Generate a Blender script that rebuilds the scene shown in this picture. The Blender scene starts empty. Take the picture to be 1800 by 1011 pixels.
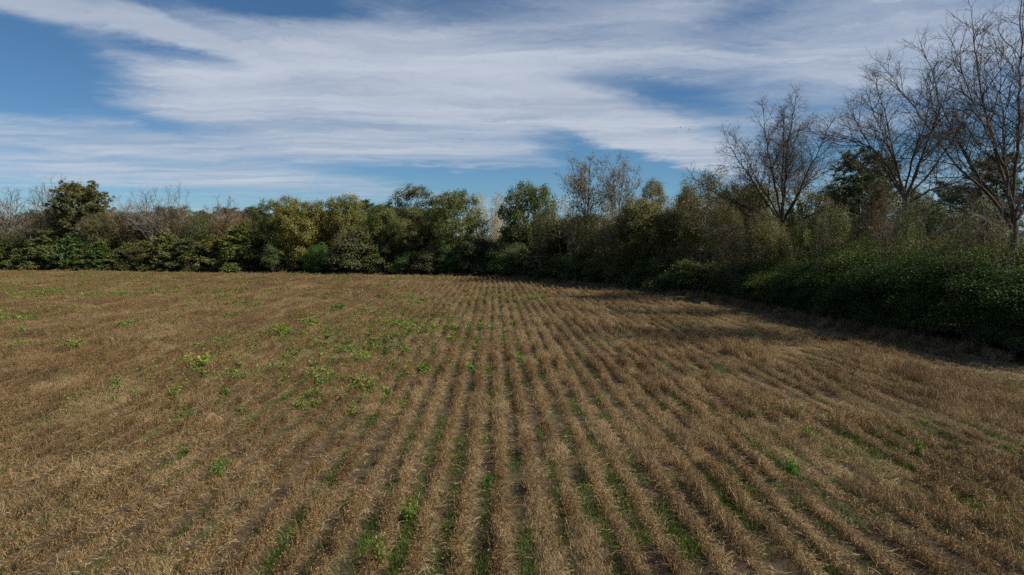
import bpy, math, random
import numpy as np
from mathutils import Vector

# ------------------------------------------------------------------ camera, sky, sun, exposure
scene = bpy.context.scene
COL = scene.collection
R = math.radians

CAM_H = 6.87
cam_d = bpy.data.cameras.new('camera')
cam = bpy.data.objects.new('camera', cam_d)
COL.objects.link(cam)
cam.location = (0, 0, CAM_H)
cam.rotation_euler = (R(90 - 3.58), 0, R(-1.53))
cam_d.lens = 24.0
cam_d.sensor_width = 36.0
cam_d.clip_start = 0.1
cam_d.clip_end = 20000
scene.camera = cam

SUN_EL, SUN_AZ = 42.0, 106.0       # azimuth clockwise from the row direction (+Y)
sun_d = bpy.data.lights.new('sun', 'SUN')
sun_d.energy = 3.8
sun_d.angle = R(0.6)
sun_d.color = (1.0, 0.93, 0.82)
sun = bpy.data.objects.new('sun', sun_d)
COL.objects.link(sun)
sdir = Vector((math.sin(R(SUN_AZ)) * math.cos(R(SUN_EL)), math.cos(R(SUN_AZ)) * math.cos(R(SUN_EL)), math.sin(R(SUN_EL))))
sun.rotation_euler = sdir.to_track_quat('Z', 'Y').to_euler()
sun.location = (60, -20, 60)

scene.view_settings.view_transform = 'Standard'
scene.view_settings.look = 'None'
scene.view_settings.gamma = 1.0
scene.view_settings.exposure = 0.82
scene.view_settings.use_curve_mapping = False
scene.cycles.max_bounces = 5
scene.cycles.diffuse_bounces = 3
scene.cycles.transmission_bounces = 3
scene.cycles.transparent_max_bounces = 5
scene.cycles.use_denoising = False

SKY_STRENGTH = 0.05
world = bpy.data.worlds.new('World')
scene.world = world
world.use_nodes = True


class NT:
    """small helper to wire shader nodes"""
    def __init__(self, tree):
        self.t = tree
        self.t.nodes.clear()

    def n(self, kind, **kw):
        nd = self.t.nodes.new(kind)
        for k, v in kw.items():
            setattr(nd, k, v)
        return nd

    def set(self, sock, v):
        if isinstance(v, bpy.types.NodeSocket):
            self.t.links.new(v, sock)
        else:
            sock.default_value = v

    def math(self, op, a, b=None, c=None, clamp=False):
        nd = self.n('ShaderNodeMath', operation=op, use_clamp=clamp)
        self.set(nd.inputs[0], a)
        if b is not None:
            self.set(nd.inputs[1], b)
        if c is not None:
            self.set(nd.inputs[2], c)
        return nd.outputs[0]

    def vmath(self, op, a, b=None, out=0):
        nd = self.n('ShaderNodeVectorMath', operation=op)
        self.set(nd.inputs[0], a)
        if b is not None:
            if op == 'SCALE':
                self.set(nd.inputs['Scale'], b)
            else:
                self.set(nd.inputs[1], b)
        return nd.outputs[out]

    def xyz(self, x, y, z=0.0):
        nd = self.n('ShaderNodeCombineXYZ')
        for i, v in enumerate((x, y, z)):
            self.set(nd.inputs[i], v)
        return nd.outputs[0]

    def sep(self, v):
        nd = self.n('ShaderNodeSeparateXYZ')
        self.set(nd.inputs[0], v)
        return nd.outputs

    def mapping(self, v, loc=(0, 0, 0), rot=(0, 0, 0), scale=(1, 1, 1), kind='POINT'):
        nd = self.n('ShaderNodeMapping', vector_type=kind)
        self.set(nd.inputs['Vector'], v)
        nd.inputs['Location'].default_value = loc
        nd.inputs['Rotation'].default_value = rot
        nd.inputs['Scale'].default_value = scale
        return nd.outputs[0]

    def noise(self, v, scale=1.0, detail=4.0, rough=0.55, dist=0.0, col=False):
        nd = self.n('ShaderNodeTexNoise')
        self.set(nd.inputs['Vector'], v)
        nd.inputs['Scale'].default_value = scale
        nd.inputs['Detail'].default_value = detail
        nd.inputs['Roughness'].default_value = rough
        nd.inputs['Distortion'].default_value = dist
        return nd.outputs['Color' if col else 'Fac']

    def ramp(self, v, a, b, lo=0.0, hi=1.0, smooth=True):
        nd = self.n('ShaderNodeMapRange', interpolation_type='SMOOTHSTEP' if smooth else 'LINEAR')
        self.set(nd.inputs[0], v)
        nd.inputs[1].default_value = a
        nd.inputs[2].default_value = b
        nd.inputs[3].default_value = lo
        nd.inputs[4].default_value = hi
        return nd.outputs[0]

    def cramp(self, v, stops):
        nd = self.n('ShaderNodeValToRGB')
        self.set(nd.inputs[0], v)
        e = nd.color_ramp.elements
        while len(e) < len(stops):
            e.new(0.5)
        for el, (p, c) in zip(e, stops):
            el.position = p
            el.color = (*c, 1)
        return nd.outputs[0]

    def mix(self, f, a, b, mode='MIX'):
        nd = self.n('ShaderNodeMix', data_type='RGBA', blend_type=mode)
        self.set(nd.inputs[0], f)
        for s, v in ((nd.inputs[6], a), (nd.inputs[7], b)):
            if isinstance(v, tuple) and len(v) == 3:
                v = (*v, 1)
            self.set(s, v)
        return nd.outputs[2]

    def link(self, a, b):
        self.t.links.new(a, b)


def build_sky():
    w = NT(world.node_tree)
    sky = w.n('ShaderNodeTexSky', sky_type='NISHITA')
    sky.sun_disc = False
    sky.sun_elevation = R(SUN_EL)
    sky.sun_rotation = R(SUN_AZ)
    sky.air_density = 1.0
    sky.dust_density = 0.2
    sky.ozone_density = 1.6
    sky.altitude = 1500
    d = w.vmath('NORMALIZE', w.n('ShaderNodeTexCoord').outputs['Generated'])
    x, y, z = w.sep(d)
    zc = w.math('MAXIMUM', z, 0.0)
    den = w.math('ADD', zc, 0.05)
    plane = w.xyz(w.math('DIVIDE', x, den), w.math('DIVIDE', y, den))       # the cirrus sheet seen from below
    az = w.math('MULTIPLY', w.math('ARCTAN2', x, y), 180 / math.pi)
    el = w.math('MULTIPLY', w.math('ARCSINE', z), 180 / math.pi)
    warp_n = w.noise(plane, 0.9, 9.0, 0.68, 0.3, col=True)
    warp = w.vmath('SUBTRACT', warp_n, (0.5, 0.5, 0.5))
    ang = w.xyz(az, el)
    ang = w.vmath('ADD', ang, w.vmath('MULTIPLY', warp, (9.0, 3.6, 0.0)))
    # cloud banks (+) and clear gaps (-) of this sky: az, el, half-width, half-height, tilt, weight (degrees)
    blobs = [
        (-16, 11.4, 20, 6.2, -5, 0.75), (-24, 11.2, 8, 2.5, 4, 0.55), (0, 12.6, 20, 5.0, -10, 0.62),
        (11.4, 9.0, 12, 2.3, -22, 0.80), (19, 7.2, 7, 2.0, -22, 0.40), (14, 17.5, 26, 5.0, 3, 0.60), (33, 14.0, 16, 5.5, 10, 0.55),
        (-33, 16.2, 13, 1.5, -5, 1.15), (-23.7, 15.5, 7, 0.9, -16, 0.70), (-25, 5.6, 26, 3.2, -2, 0.26), (-13, 16.2, 16, 2.0, -4, 0.40), (-33, 7.3, 15, 1.5, -1, 0.52),
        (-22, 5.2, 20, 1.1, -3, 0.50), (-10, 8.0, 22, 1.6, -3, 0.30), (-36, 4.6, 14, 0.9, -3, 0.34),
        (28, 19, 12, 3, 0, 0.25),
        (-33.0, 11.8, 10.5, 3.1, -4, -1.15), (-24, 14.0, 6, 0.9, -9, -0.65), (-25, 9.2, 6, 0.9, -6, -0.45), (-17.5, 18.0, 7, 1.1, -4, -0.75),
        (12.5, 12.4, 8.0, 1.4, -11, -0.55), (10.2, 6.6, 7.5, 1.7, -18, -1.2), (2, 5.1, 19, 1.4, 0, -0.75), (-9, 6.3, 11, 0.8, -3, -0.45),
        (22, 18.0, 8, 1.8, 6, -0.60), (-3, 13.6, 6, 0.8, -10, -0.25), (-29, 6.0, 13, 0.6, -3, -0.35), (36, 8.0, 16, 1.3, 6, -0.40),
        (-30, 3.6, 18, 0.7, -2, -0.35),
    ]
    total = None
    for (a, e, sa, se, rot, wt) in blobs:
        m = w.mapping(ang, (a, e, 0), (0, 0, R(rot)), (sa, se, 1), 'TEXTURE')
        b = w.ramp(w.vmath('LENGTH', m, out=1), 0.15, 1.25, wt, 0.0)
        total = b if total is None else w.math('ADD', total, b)
    # wind-drawn streaks in the sheet
    wp = w.vmath('ADD', plane, w.vmath('SCALE', warp, 0.9))
    st = w.noise(w.mapping(wp, rot=(0, 0, R(-38)), scale=(0.32, 1.7, 1)), 1.0, 7.0, 0.6, 0.25)
    st2 = w.noise(w.mapping(wp, (3.1, 7.7, 0), (0, 0, R(-25)), (0.8, 4.0, 1)), 1.0, 7.0, 0.66, 0.6)
    big = w.noise(plane, 0.35, 3.0, 0.5)
    st3 = w.noise(w.mapping(wp, (1.7, 2.3, 0), (0, 0, R(-45)), (1.6, 3.6, 1)), 2.0, 9.0, 0.72, 0.2)
    s = w.math('MULTIPLY', w.math('SUBTRACT', st, 0.5), 1.5)
    s = w.math('MULTIPLY_ADD', w.math('SUBTRACT', st2, 0.5), 0.34, s)
    s = w.math('MULTIPLY_ADD', w.math('SUBTRACT', big, 0.5), 0.5, s)
    s = w.math('MULTIPLY_ADD', w.math('SUBTRACT', st3, 0.5), 0.55, s)
    dens = w.math('ADD', w.math('ADD', total, s), 0.10)
    alpha = w.ramp(dens, -0.25, 1.20, 0.0, 0.90)
    fadeh = w.ramp(el, -1.0, 3.0, 0.3, 1.0)
    alpha = w.math('MULTIPLY', alpha, fadeh)
    shade = w.ramp(w.math('MULTIPLY_ADD', st2, 0.4, w.math('MULTIPLY', st, 0.6)), 0.35, 0.65, 0.0, 1.0)
    k = 1.0 / SKY_STRENGTH
    cloud = w.mix(shade, (0.225 * k, 0.262 * k, 0.325 * k), (0.325 * k, 0.352 * k, 0.400 * k))
    skyc = w.mix(1.0, sky.outputs[0], (0.50, 0.75, 0.92), 'MULTIPLY')
    c = w.mix(alpha, skyc, cloud)
    bg = w.n('ShaderNodeBackground')
    w.link(c, bg.inputs['Color'])
    bg.inputs['Strength'].default_value = SKY_STRENGTH
    out = w.n('ShaderNodeOutputWorld')
    w.link(bg.outputs[0], out.inputs['Surface'])


build_sky()
world.cycles.sampling_method = 'MANUAL'
world.cycles.sample_map_resolution = 512


# ------------------------------------------------------------------ helpers
def tag(o, label=None, cat=None, group=None, kind=None):
    if label:
        o['label'] = label
    if cat:
        o['category'] = cat
    if group:
        o['group'] = group
    if kind:
        o['kind'] = kind
    return o


def X_at(px, Y):                                    # lateral metres of a sight line at depth Y
    return (px - 868.0) / 1200.0 * Y


def Z_at(py, Y, px=868.0):
    k = 1.0 + 0.0004 * 0
    return CAM_H + (430.0 - py) / 1200.0 * Y * k


def mesh_np(name, verts, parts, smooth=False):
    """verts (N,3); parts: list of (faces array (M,k), material, smooth)"""
    me = bpy.data.meshes.new(name)
    verts = np.ascontiguousarray(verts, dtype=np.float32)
    me.vertices.add(len(verts))
    me.vertices.foreach_set('co', verts.ravel())
    loops, starts, mats, sm = [], [], [], []
    off = 0
    mi = 0
    for faces, mat, s in parts:
        me.materials.append(mat)
        faces = np.asarray(faces, dtype=np.int32)
        if len(faces):
            k = faces.shape[1]
            loops.append(faces.ravel())
            starts.append(off + np.arange(len(faces), dtype=np.int32) * k)
            mats.append(np.full(len(faces), mi, dtype=np.int32))
            sm.append(np.full(len(faces), s, dtype=bool))
            off += len(faces) * k
        mi += 1
    loops = np.concatenate(loops)
    starts = np.concatenate(starts)
    me.loops.add(len(loops))
    me.loops.foreach_set('vertex_index', loops)
    me.polygons.add(len(starts))
    me.polygons.foreach_set('loop_start', starts)
    me.polygons.foreach_set('material_index', np.concatenate(mats))
    me.polygons.foreach_set('use_smooth', np.concatenate(sm))
    me.update(calc_edges=True)
    return me


def obj(name, me, parent=None, loc=None, color=None):
    o = bpy.data.objects.new(name, me)
    COL.objects.link(o)
    if parent is not None:
        o.parent = parent
    if loc is not None:
        o.location = loc
    if color is not None:
        o.color = (*color, 1)
    return o


def norm(a):
    return a / np.maximum(np.linalg.norm(a, axis=-1, keepdims=True), 1e-9)


class VN:
    """seeded 2-D value noise, vectorised"""
    def __init__(self, seed):
        self.g = np.random.RandomState(seed).rand(256, 256)

    def __call__(self, x, y, s):
        x = np.asarray(x, float) / s + 91.3
        y = np.asarray(y, float) / s + 47.7
        xi = np.floor(x).astype(int)
        yi = np.floor(y).astype(int)
        fx, fy = x - xi, y - yi
        fx = fx * fx * (3 - 2 * fx)
        fy = fy * fy * (3 - 2 * fy)
        g = self.g
        a = g[xi % 256, yi % 256]
        b = g[(xi + 1) % 256, yi % 256]
        c = g[xi % 256, (yi + 1) % 256]
        d = g[(xi + 1) % 256, (yi + 1) % 256]
        return (a * (1 - fx) + b * fx) * (1 - fy) + (c * (1 - fx) + d * fx) * fy

    def fb(self, x, y, s, oct=3):
        t, amp, tot = 0, 1.0, 0
        for i in range(oct):
            t = t + amp * self(x + 13.7 * i, y - 7.1 * i, s / 2 ** i)
            tot += amp
            amp *= 0.5
        return t / tot


# ------------------------------------------------------------------ materials
def foliage_mat(name, base=None, var=0.38, rough=0.6, transl=0.38, hue=0.04, spec=0.35):
    """leaf colour = object colour (or a fixed base) varied leaf by leaf and tree by tree"""
    m = bpy.data.materials.new(name)
    m.use_nodes = True
    t = NT(m.node_tree)
    info = t.n('ShaderNodeObjectInfo')
    geo = t.n('ShaderNodeNewGeometry')
    rnd = geo.outputs['Random Per Island']
    c = info.outputs['Color'] if base is None else t.mix(0.0, base, base)
    hs = t.n('ShaderNodeHueSaturation')
    t.set(hs.inputs['Hue'], t.math('MULTIPLY_ADD', t.math('SUBTRACT', t.math('FRACT', t.math('MULTIPLY', rnd, 7.31)), 0.5), hue, 0.5))
    pos = t.n('ShaderNodeNewGeometry').outputs['Position']
    nz = t.noise(pos, 0.55, 3.0, 0.6)
    v = t.math('MULTIPLY_ADD', t.math('SUBTRACT', rnd, 0.5), var * 1.4, 1.0)
    v = t.math('MULTIPLY', v, t.ramp(nz, 0.3, 0.7, 1 - var * 0.35, 1 + var * 0.35))
    t.set(hs.inputs['Value'], v)
    hs.inputs['Saturation'].default_value = 1.0
    t.link(c, hs.inputs['Color'])
    p = t.n('ShaderNodeBsdfPrincipled')
    t.link(hs.outputs[0], p.inputs['Base Color'])
    p.inputs['Roughness'].default_value = rough
    p.inputs['Specular IOR Level'].default_value = spec
    tr = t.n('ShaderNodeBsdfTranslucent')
    t.link(hs.outputs[0], tr.inputs['Color'])
    mx = t.n('ShaderNodeMixShader')
    mx.inputs[0].default_value = transl
    t.link(p.outputs[0], mx.inputs[1])
    t.link(tr.outputs[0], mx.inputs[2])
    o = t.n('ShaderNodeOutputMaterial')
    t.link(mx.outputs[0], o.inputs['Surface'])
    return m


def bark_mat(name, a, b, scale=3.0):
    m = bpy.data.materials.new(name)
    m.use_nodes = True
    t = NT(m.node_tree)
    pos = t.n('ShaderNodeTexCoord').outputs['Object']
    nz = t.noise(t.mapping(pos, scale=(scale, scale, scale * 0.25)), 1.0, 6.0, 0.65, 0.4)
    patch = t.noise(pos, 0.5, 3.0, 0.5)
    f = t.math('MULTIPLY_ADD', t.math('SUBTRACT', patch, 0.5), 0.9, nz)
    c = t.cramp(f, [(0.3, a), (0.7, b)])
    p = t.n('ShaderNodeBsdfPrincipled')
    t.link(c, p.inputs['Base Color'])
    p.inputs['Roughness'].default_value = 0.9
    p.inputs['Specular IOR Level'].default_value = 0.15
    bump = t.n('ShaderNodeBump')
    bump.inputs['Strength'].default_value = 0.6
    bump.inputs['Distance'].default_value = 0.05
    t.link(nz, bump.inputs['Height'])
    t.link(bump.outputs[0], p.inputs['Normal'])
    o = t.n('ShaderNodeOutputMaterial')
    t.link(p.outputs[0], o.inputs['Surface'])
    return m


def litter_mat(name, stops, patch_scale=0.12, patch_gain=0.5, rough=0.85, transl=0.12):
    """dead stems and leaves: colour picked piece by piece, drifting over the field in patches"""
    m = bpy.data.materials.new(name)
    m.use_nodes = True
    t = NT(m.node_tree)
    geo = t.n('ShaderNodeNewGeometry')
    info = t.n('ShaderNodeObjectInfo')
    nz = t.noise(geo.outputs['Position'], patch_scale, 4.0, 0.6)
    f = t.math('MULTIPLY_ADD', t.math('SUBTRACT', nz, 0.5), patch_gain * 2, geo.outputs['Random Per Island'])
    f = t.math('MULTIPLY_ADD', t.math('SUBTRACT', info.outputs['Random'], 0.5), 0.35, f)
    c = t.cramp(f, stops)
    p = t.n('ShaderNodeBsdfPrincipled')
    t.link(c, p.inputs['Base Color'])
    p.inputs['Roughness'].default_value = rough
    p.inputs['Specular IOR Level'].default_value = 0.2
    tr = t.n('ShaderNodeBsdfTranslucent')
    t.link(c, tr.inputs['Color'])
    mx = t.n('ShaderNodeMixShader')
    mx.inputs[0].default_value = transl
    t.link(p.outputs[0], mx.inputs[1])
    t.link(tr.outputs[0], mx.inputs[2])
    o = t.n('ShaderNodeOutputMaterial')
    t.link(mx.outputs[0], o.inputs['Surface'])
    return m


M_leaf = foliage_mat('leaf')
M_glossy = foliage_mat('glossy_leaf', rough=0.62, spec=0.15, transl=0.28)
M_needle = foliage_mat('needle', rough=0.5, transl=0.1)
M_weed = foliage_mat('weed_leaf', rough=0.5, transl=0.3)
M_grass = foliage_mat('grass_blade', (0.090, 0.130, 0.022), var=0.7, transl=0.3)
M_weed_fixed = foliage_mat('scattered_weed_leaf', (0.150, 0.205, 0.032), var=0.7, hue=0.10, transl=0.3)
M_flower = foliage_mat('yellow_petal', (0.62, 0.52, 0.05), var=0.3, transl=0.3)
M_bark_dark = bark_mat('dark_bark', (0.045, 0.036, 0.028), (0.13, 0.105, 0.08))
M_bark_grey = bark_mat('grey_bark', (0.10, 0.085, 0.07), (0.26, 0.225, 0.185))
M_bark_mid = bark_mat('brown_bark', (0.075, 0.060, 0.047), (0.20, 0.165, 0.13))
M_bark_pale = bark_mat('pale_bark', (0.20, 0.175, 0.145), (0.42, 0.375, 0.31))
M_bark_pine = bark_mat('pine_bark', (0.09, 0.05, 0.03), (0.22, 0.13, 0.085))
M_crop = litter_mat('dried_crop', patch_scale=0.16, stops= [(0.05, (0.06, 0.036, 0.018)), (0.35, (0.15, 0.096, 0.044)), (0.62, (0.255, 0.170, 0.078)), (0.82, (0.29, 0.158, 0.052)), (1.0, (0.38, 0.265, 0.135))])
M_straw = litter_mat('dry_straw', [(0.0, (0.13, 0.084, 0.040)), (0.35, (0.25, 0.168, 0.080)), (0.7, (0.345, 0.242, 0.122)), (1.0, (0.46, 0.345, 0.190))])

# ------------------------------------------------------------------ the setting: ground
# the edge of the wood as it runs round the field (X to the right of the rows, Y along them)
EDGE = np.array([(32.0, -40), (32.0, 5), (31.0, 40), (29.5, 55), (28.5, 90), (23.5, 103), (15.5, 119), (8, 136), (0, 149), (-20, 157), (-53, 165),
                 (-90, 178), (-140, 193), (-152, 197)], float)


def edge_x(Y):
    return np.interp(Y, EDGE[1:9, 1], EDGE[1:9, 0])


def edge_y(X):
    e = EDGE[4:][::-1]
    return np.interp(X, e[:, 0], e[:, 1])


ROW = 0.91
ROW0 = 0.10
vn = [VN(s) for s in range(100, 112)]


def ground_z(x, y):
    return 0.035 * np.cos(2 * np.pi * (x - ROW0) / ROW) * np.clip((edge_x(y) - 7 - x) / 3, 0, 1) * (y < edge_y(x) - 3)


def build_ground():
    xs = np.concatenate([[-6000, -2500, -1000, -500, -300], np.arange(-200, -40, 1.0), np.arange(-40, 34, 0.13), np.arange(34, 70, 4.0), [120, 300, 1000, 2500, 6000]])
    ys = np.concatenate([[-4000, -800, -150, -40], np.arange(-10, 70, 1.0), np.arange(70, 240, 3.0), [260, 320, 400, 600, 1000, 2500, 9000]])
    gx, gy = np.meshgrid(xs, ys)
    infield = (gx > -40) & (gx < 34) & (gy > -11) & (gy < 150)
    gz = np.where(infield, ground_z(gx, gy), 0) + (vn[0].fb(gx, gy, 9.0) - 0.5) * 0.12 * (np.abs(gx) < 250) * (gy < 260)
    v = np.stack([gx, gy, gz], -1).reshape(-1, 3)
    nx, ny = len(xs), len(ys)
    i = (np.arange(ny - 1)[:, None] * nx + np.arange(nx - 1)[None]).ravel()
    f = np.stack([i, i + 1, i + nx + 1, i + nx], -1)
    m = bpy.data.materials.new('field_soil')
    m.use_nodes = True
    t = NT(m.node_tree)
    pos = t.n('ShaderNodeNewGeometry').outputs['Position']
    fine = t.noise(pos, 17.0, 8.0, 0.78)
    mid = t.noise(pos, 1.3, 5.0, 0.62)
    big = t.noise(pos, 0.09, 4.0, 0.6)
    along = t.noise(t.mapping(pos, scale=(1.0, 0.22, 1)), 1.2, 4.0, 0.6)
    c = t.cramp(t.math('MULTIPLY_ADD', t.math('SUBTRACT', mid, 0.5), 0.6, fine), [(0.30, (0.024, 0.017, 0.011)), (0.5, (0.066, 0.046, 0.029)), (0.74, (0.19, 0.137, 0.083))])
    g = t.math('MULTIPLY', t.ramp(along, 0.47, 0.66), t.ramp(big, 0.34, 0.6))
    c = t.mix(t.math('MULTIPLY', g, t.ramp(fine, 0.3, 0.62)), c, (0.065, 0.105, 0.022))
    p = t.n('ShaderNodeBsdfPrincipled')
    t.link(c, p.inputs['Base Color'])
    p.inputs['Roughness'].default_value = 0.95
    p.inputs['Specular IOR Level'].default_value = 0.1
    bump = t.n('ShaderNodeBump')
    bump.inputs['Strength'].default_value = 0.8
    bump.inputs['Distance'].default_value = 0.06
    t.link(fine, bump.inputs['Height'])
    t.link(bump.outputs[0], p.inputs['Normal'])
    o = t.n('ShaderNodeOutputMaterial')
    t.link(p.outputs[0], o.inputs['Surface'])
    tag(obj('ground', mesh_np('ground', v, [(f, m, True)])), 'brown field soil with flattened straw and thin green grass', 'ground', kind='structure')


build_ground()


# ------------------------------------------------------------------ scattering of what nobody could count
def scatter(name, pts, rot, scl, idx, variants, label, cat, color=None):
    src = bpy.data.collections.new(name + '_source')
    for i, me in enumerate(variants):
        so = bpy.data.objects.new('%s_piece_%02d' % (name, i), me)
        if color is not None:
            so.color = (*(color[i] if isinstance(color, list) else color), 1)
        src.objects.link(so)
    me = bpy.data.meshes.new(name)
    n = len(pts)
    me.vertices.add(n)
    me.vertices.foreach_set('co', np.ascontiguousarray(pts, np.float32).ravel())
    a = me.attributes.new('turn', 'FLOAT_VECTOR', 'POINT')
    a.data.foreach_set('vector', np.ascontiguousarray(rot, np.float32).ravel())
    a = me.attributes.new('size', 'FLOAT_VECTOR', 'POINT')
    a.data.foreach_set('vector', np.ascontiguousarray(scl, np.float32).ravel())
    a = me.attributes.new('pick', 'INT', 'POINT')
    a.data.foreach_set('value', np.ascontiguousarray(idx, np.int32))
    o = obj(name, me)
    ng = bpy.data.node_groups.new(name + '_scatter', 'GeometryNodeTree')
    ng.interface.new_socket('Geometry', in_out='INPUT', socket_type='NodeSocketGeometry')
    ng.interface.new_socket('Geometry', in_out='OUTPUT', socket_type='NodeSocketGeometry')
    gi = ng.nodes.new('NodeGroupInput')
    go = ng.nodes.new('NodeGroupOutput')
    ci = ng.nodes.new('GeometryNodeCollectionInfo')
    ci.inputs['Collection'].default_value = src
    ci.inputs['Separate Children'].default_value = True
    ci.inputs['Reset Children'].default_value = True
    ip = ng.nodes.new('GeometryNodeInstanceOnPoints')
    ip.inputs['Pick Instance'].default_value = True

    def named(nm, ty):
        nd = ng.nodes.new('GeometryNodeInputNamedAttribute')
        nd.data_type = ty
        nd.inputs['Name'].default_value = nm
        return nd.outputs['Attribute']
    e2r = ng.nodes.new('FunctionNodeEulerToRotation')
    L = ng.links.new
    L(named('turn', 'FLOAT_VECTOR'), e2r.inputs[0])
    L(gi.outputs[0], ip.inputs['Points'])
    L(ci.outputs[0], ip.inputs['Instance'])
    L(named('pick', 'INT'), ip.inputs['Instance Index'])
    L(e2r.outputs[0], ip.inputs['Rotation'])
    L(named('size', 'FLOAT_VECTOR'), ip.inputs['Scale'])
    L(ip.outputs[0], go.inputs[0])
    md = o.modifiers.new('scatter', 'NODES')
    md.node_group = ng
    tag(o, label, cat, kind='stuff')
    return o


# ------------------------------------------------------------------ small plant pieces
def ribbons(rng, base, tip, width, sag=None, segs=2):
    """flat tapering strips from base to tip; sag moves the middle"""
    n = len(base)
    d = norm(tip - base)
    side = norm(np.cross(d, rng.normal(size=(n, 3)))) * (width[:, None] * 0.5)
    mid = (base + tip) * 0.5 + (sag if sag is not None else 0)
    if segs == 1:
        v = np.stack([base - side, base + side, tip], 1).reshape(-1, 3)
        f = np.arange(n * 3).reshape(-1, 3)
        return v, f
    v = np.stack([base - side, base + side, mid + side * 0.8, mid - side * 0.8, tip], 1).reshape(-1, 3)
    i = np.arange(n)[:, None] * 5
    f = np.concatenate([i + np.array([[0, 1, 2]]), i + np.array([[0, 2, 3]]), i + np.array([[3, 2, 4]])])
    return v, f


def leaf_quads(rng, c, size, up=0.5, aspect=0.6, out=None, fold=True):
    """leaf-shaped folded quads (two triangles meeting on the midrib)"""
    n = len(c)
    nr = rng.normal(size=(n, 3))
    nr[:, 2] = np.abs(nr[:, 2]) + up
    if out is not None:
        nr = nr + out
    nr = norm(nr)
    a = norm(np.cross(nr, rng.normal(size=(n, 3))))
    b = np.cross(nr, a)
    s = np.asarray(size) * np.ones(n)
    a = a * s[:, None]
    b = b * (s * aspect * rng.uniform(0.7, 1.2, n))[:, None]
    lift = nr * (s * rng.uniform(-0.15, 0.3, n))[:, None]
    v = np.stack([c - a * 0.5, c + b * 0.5 + lift, c + a * 0.5, c - b * 0.5 + lift], 1).reshape(-1, 3)
    i = np.arange(n)[:, None] * 4
    f = np.concatenate([i + np.array([[0, 1, 2]]), i + np.array([[0, 2, 3]])])
    return v, f


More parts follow.
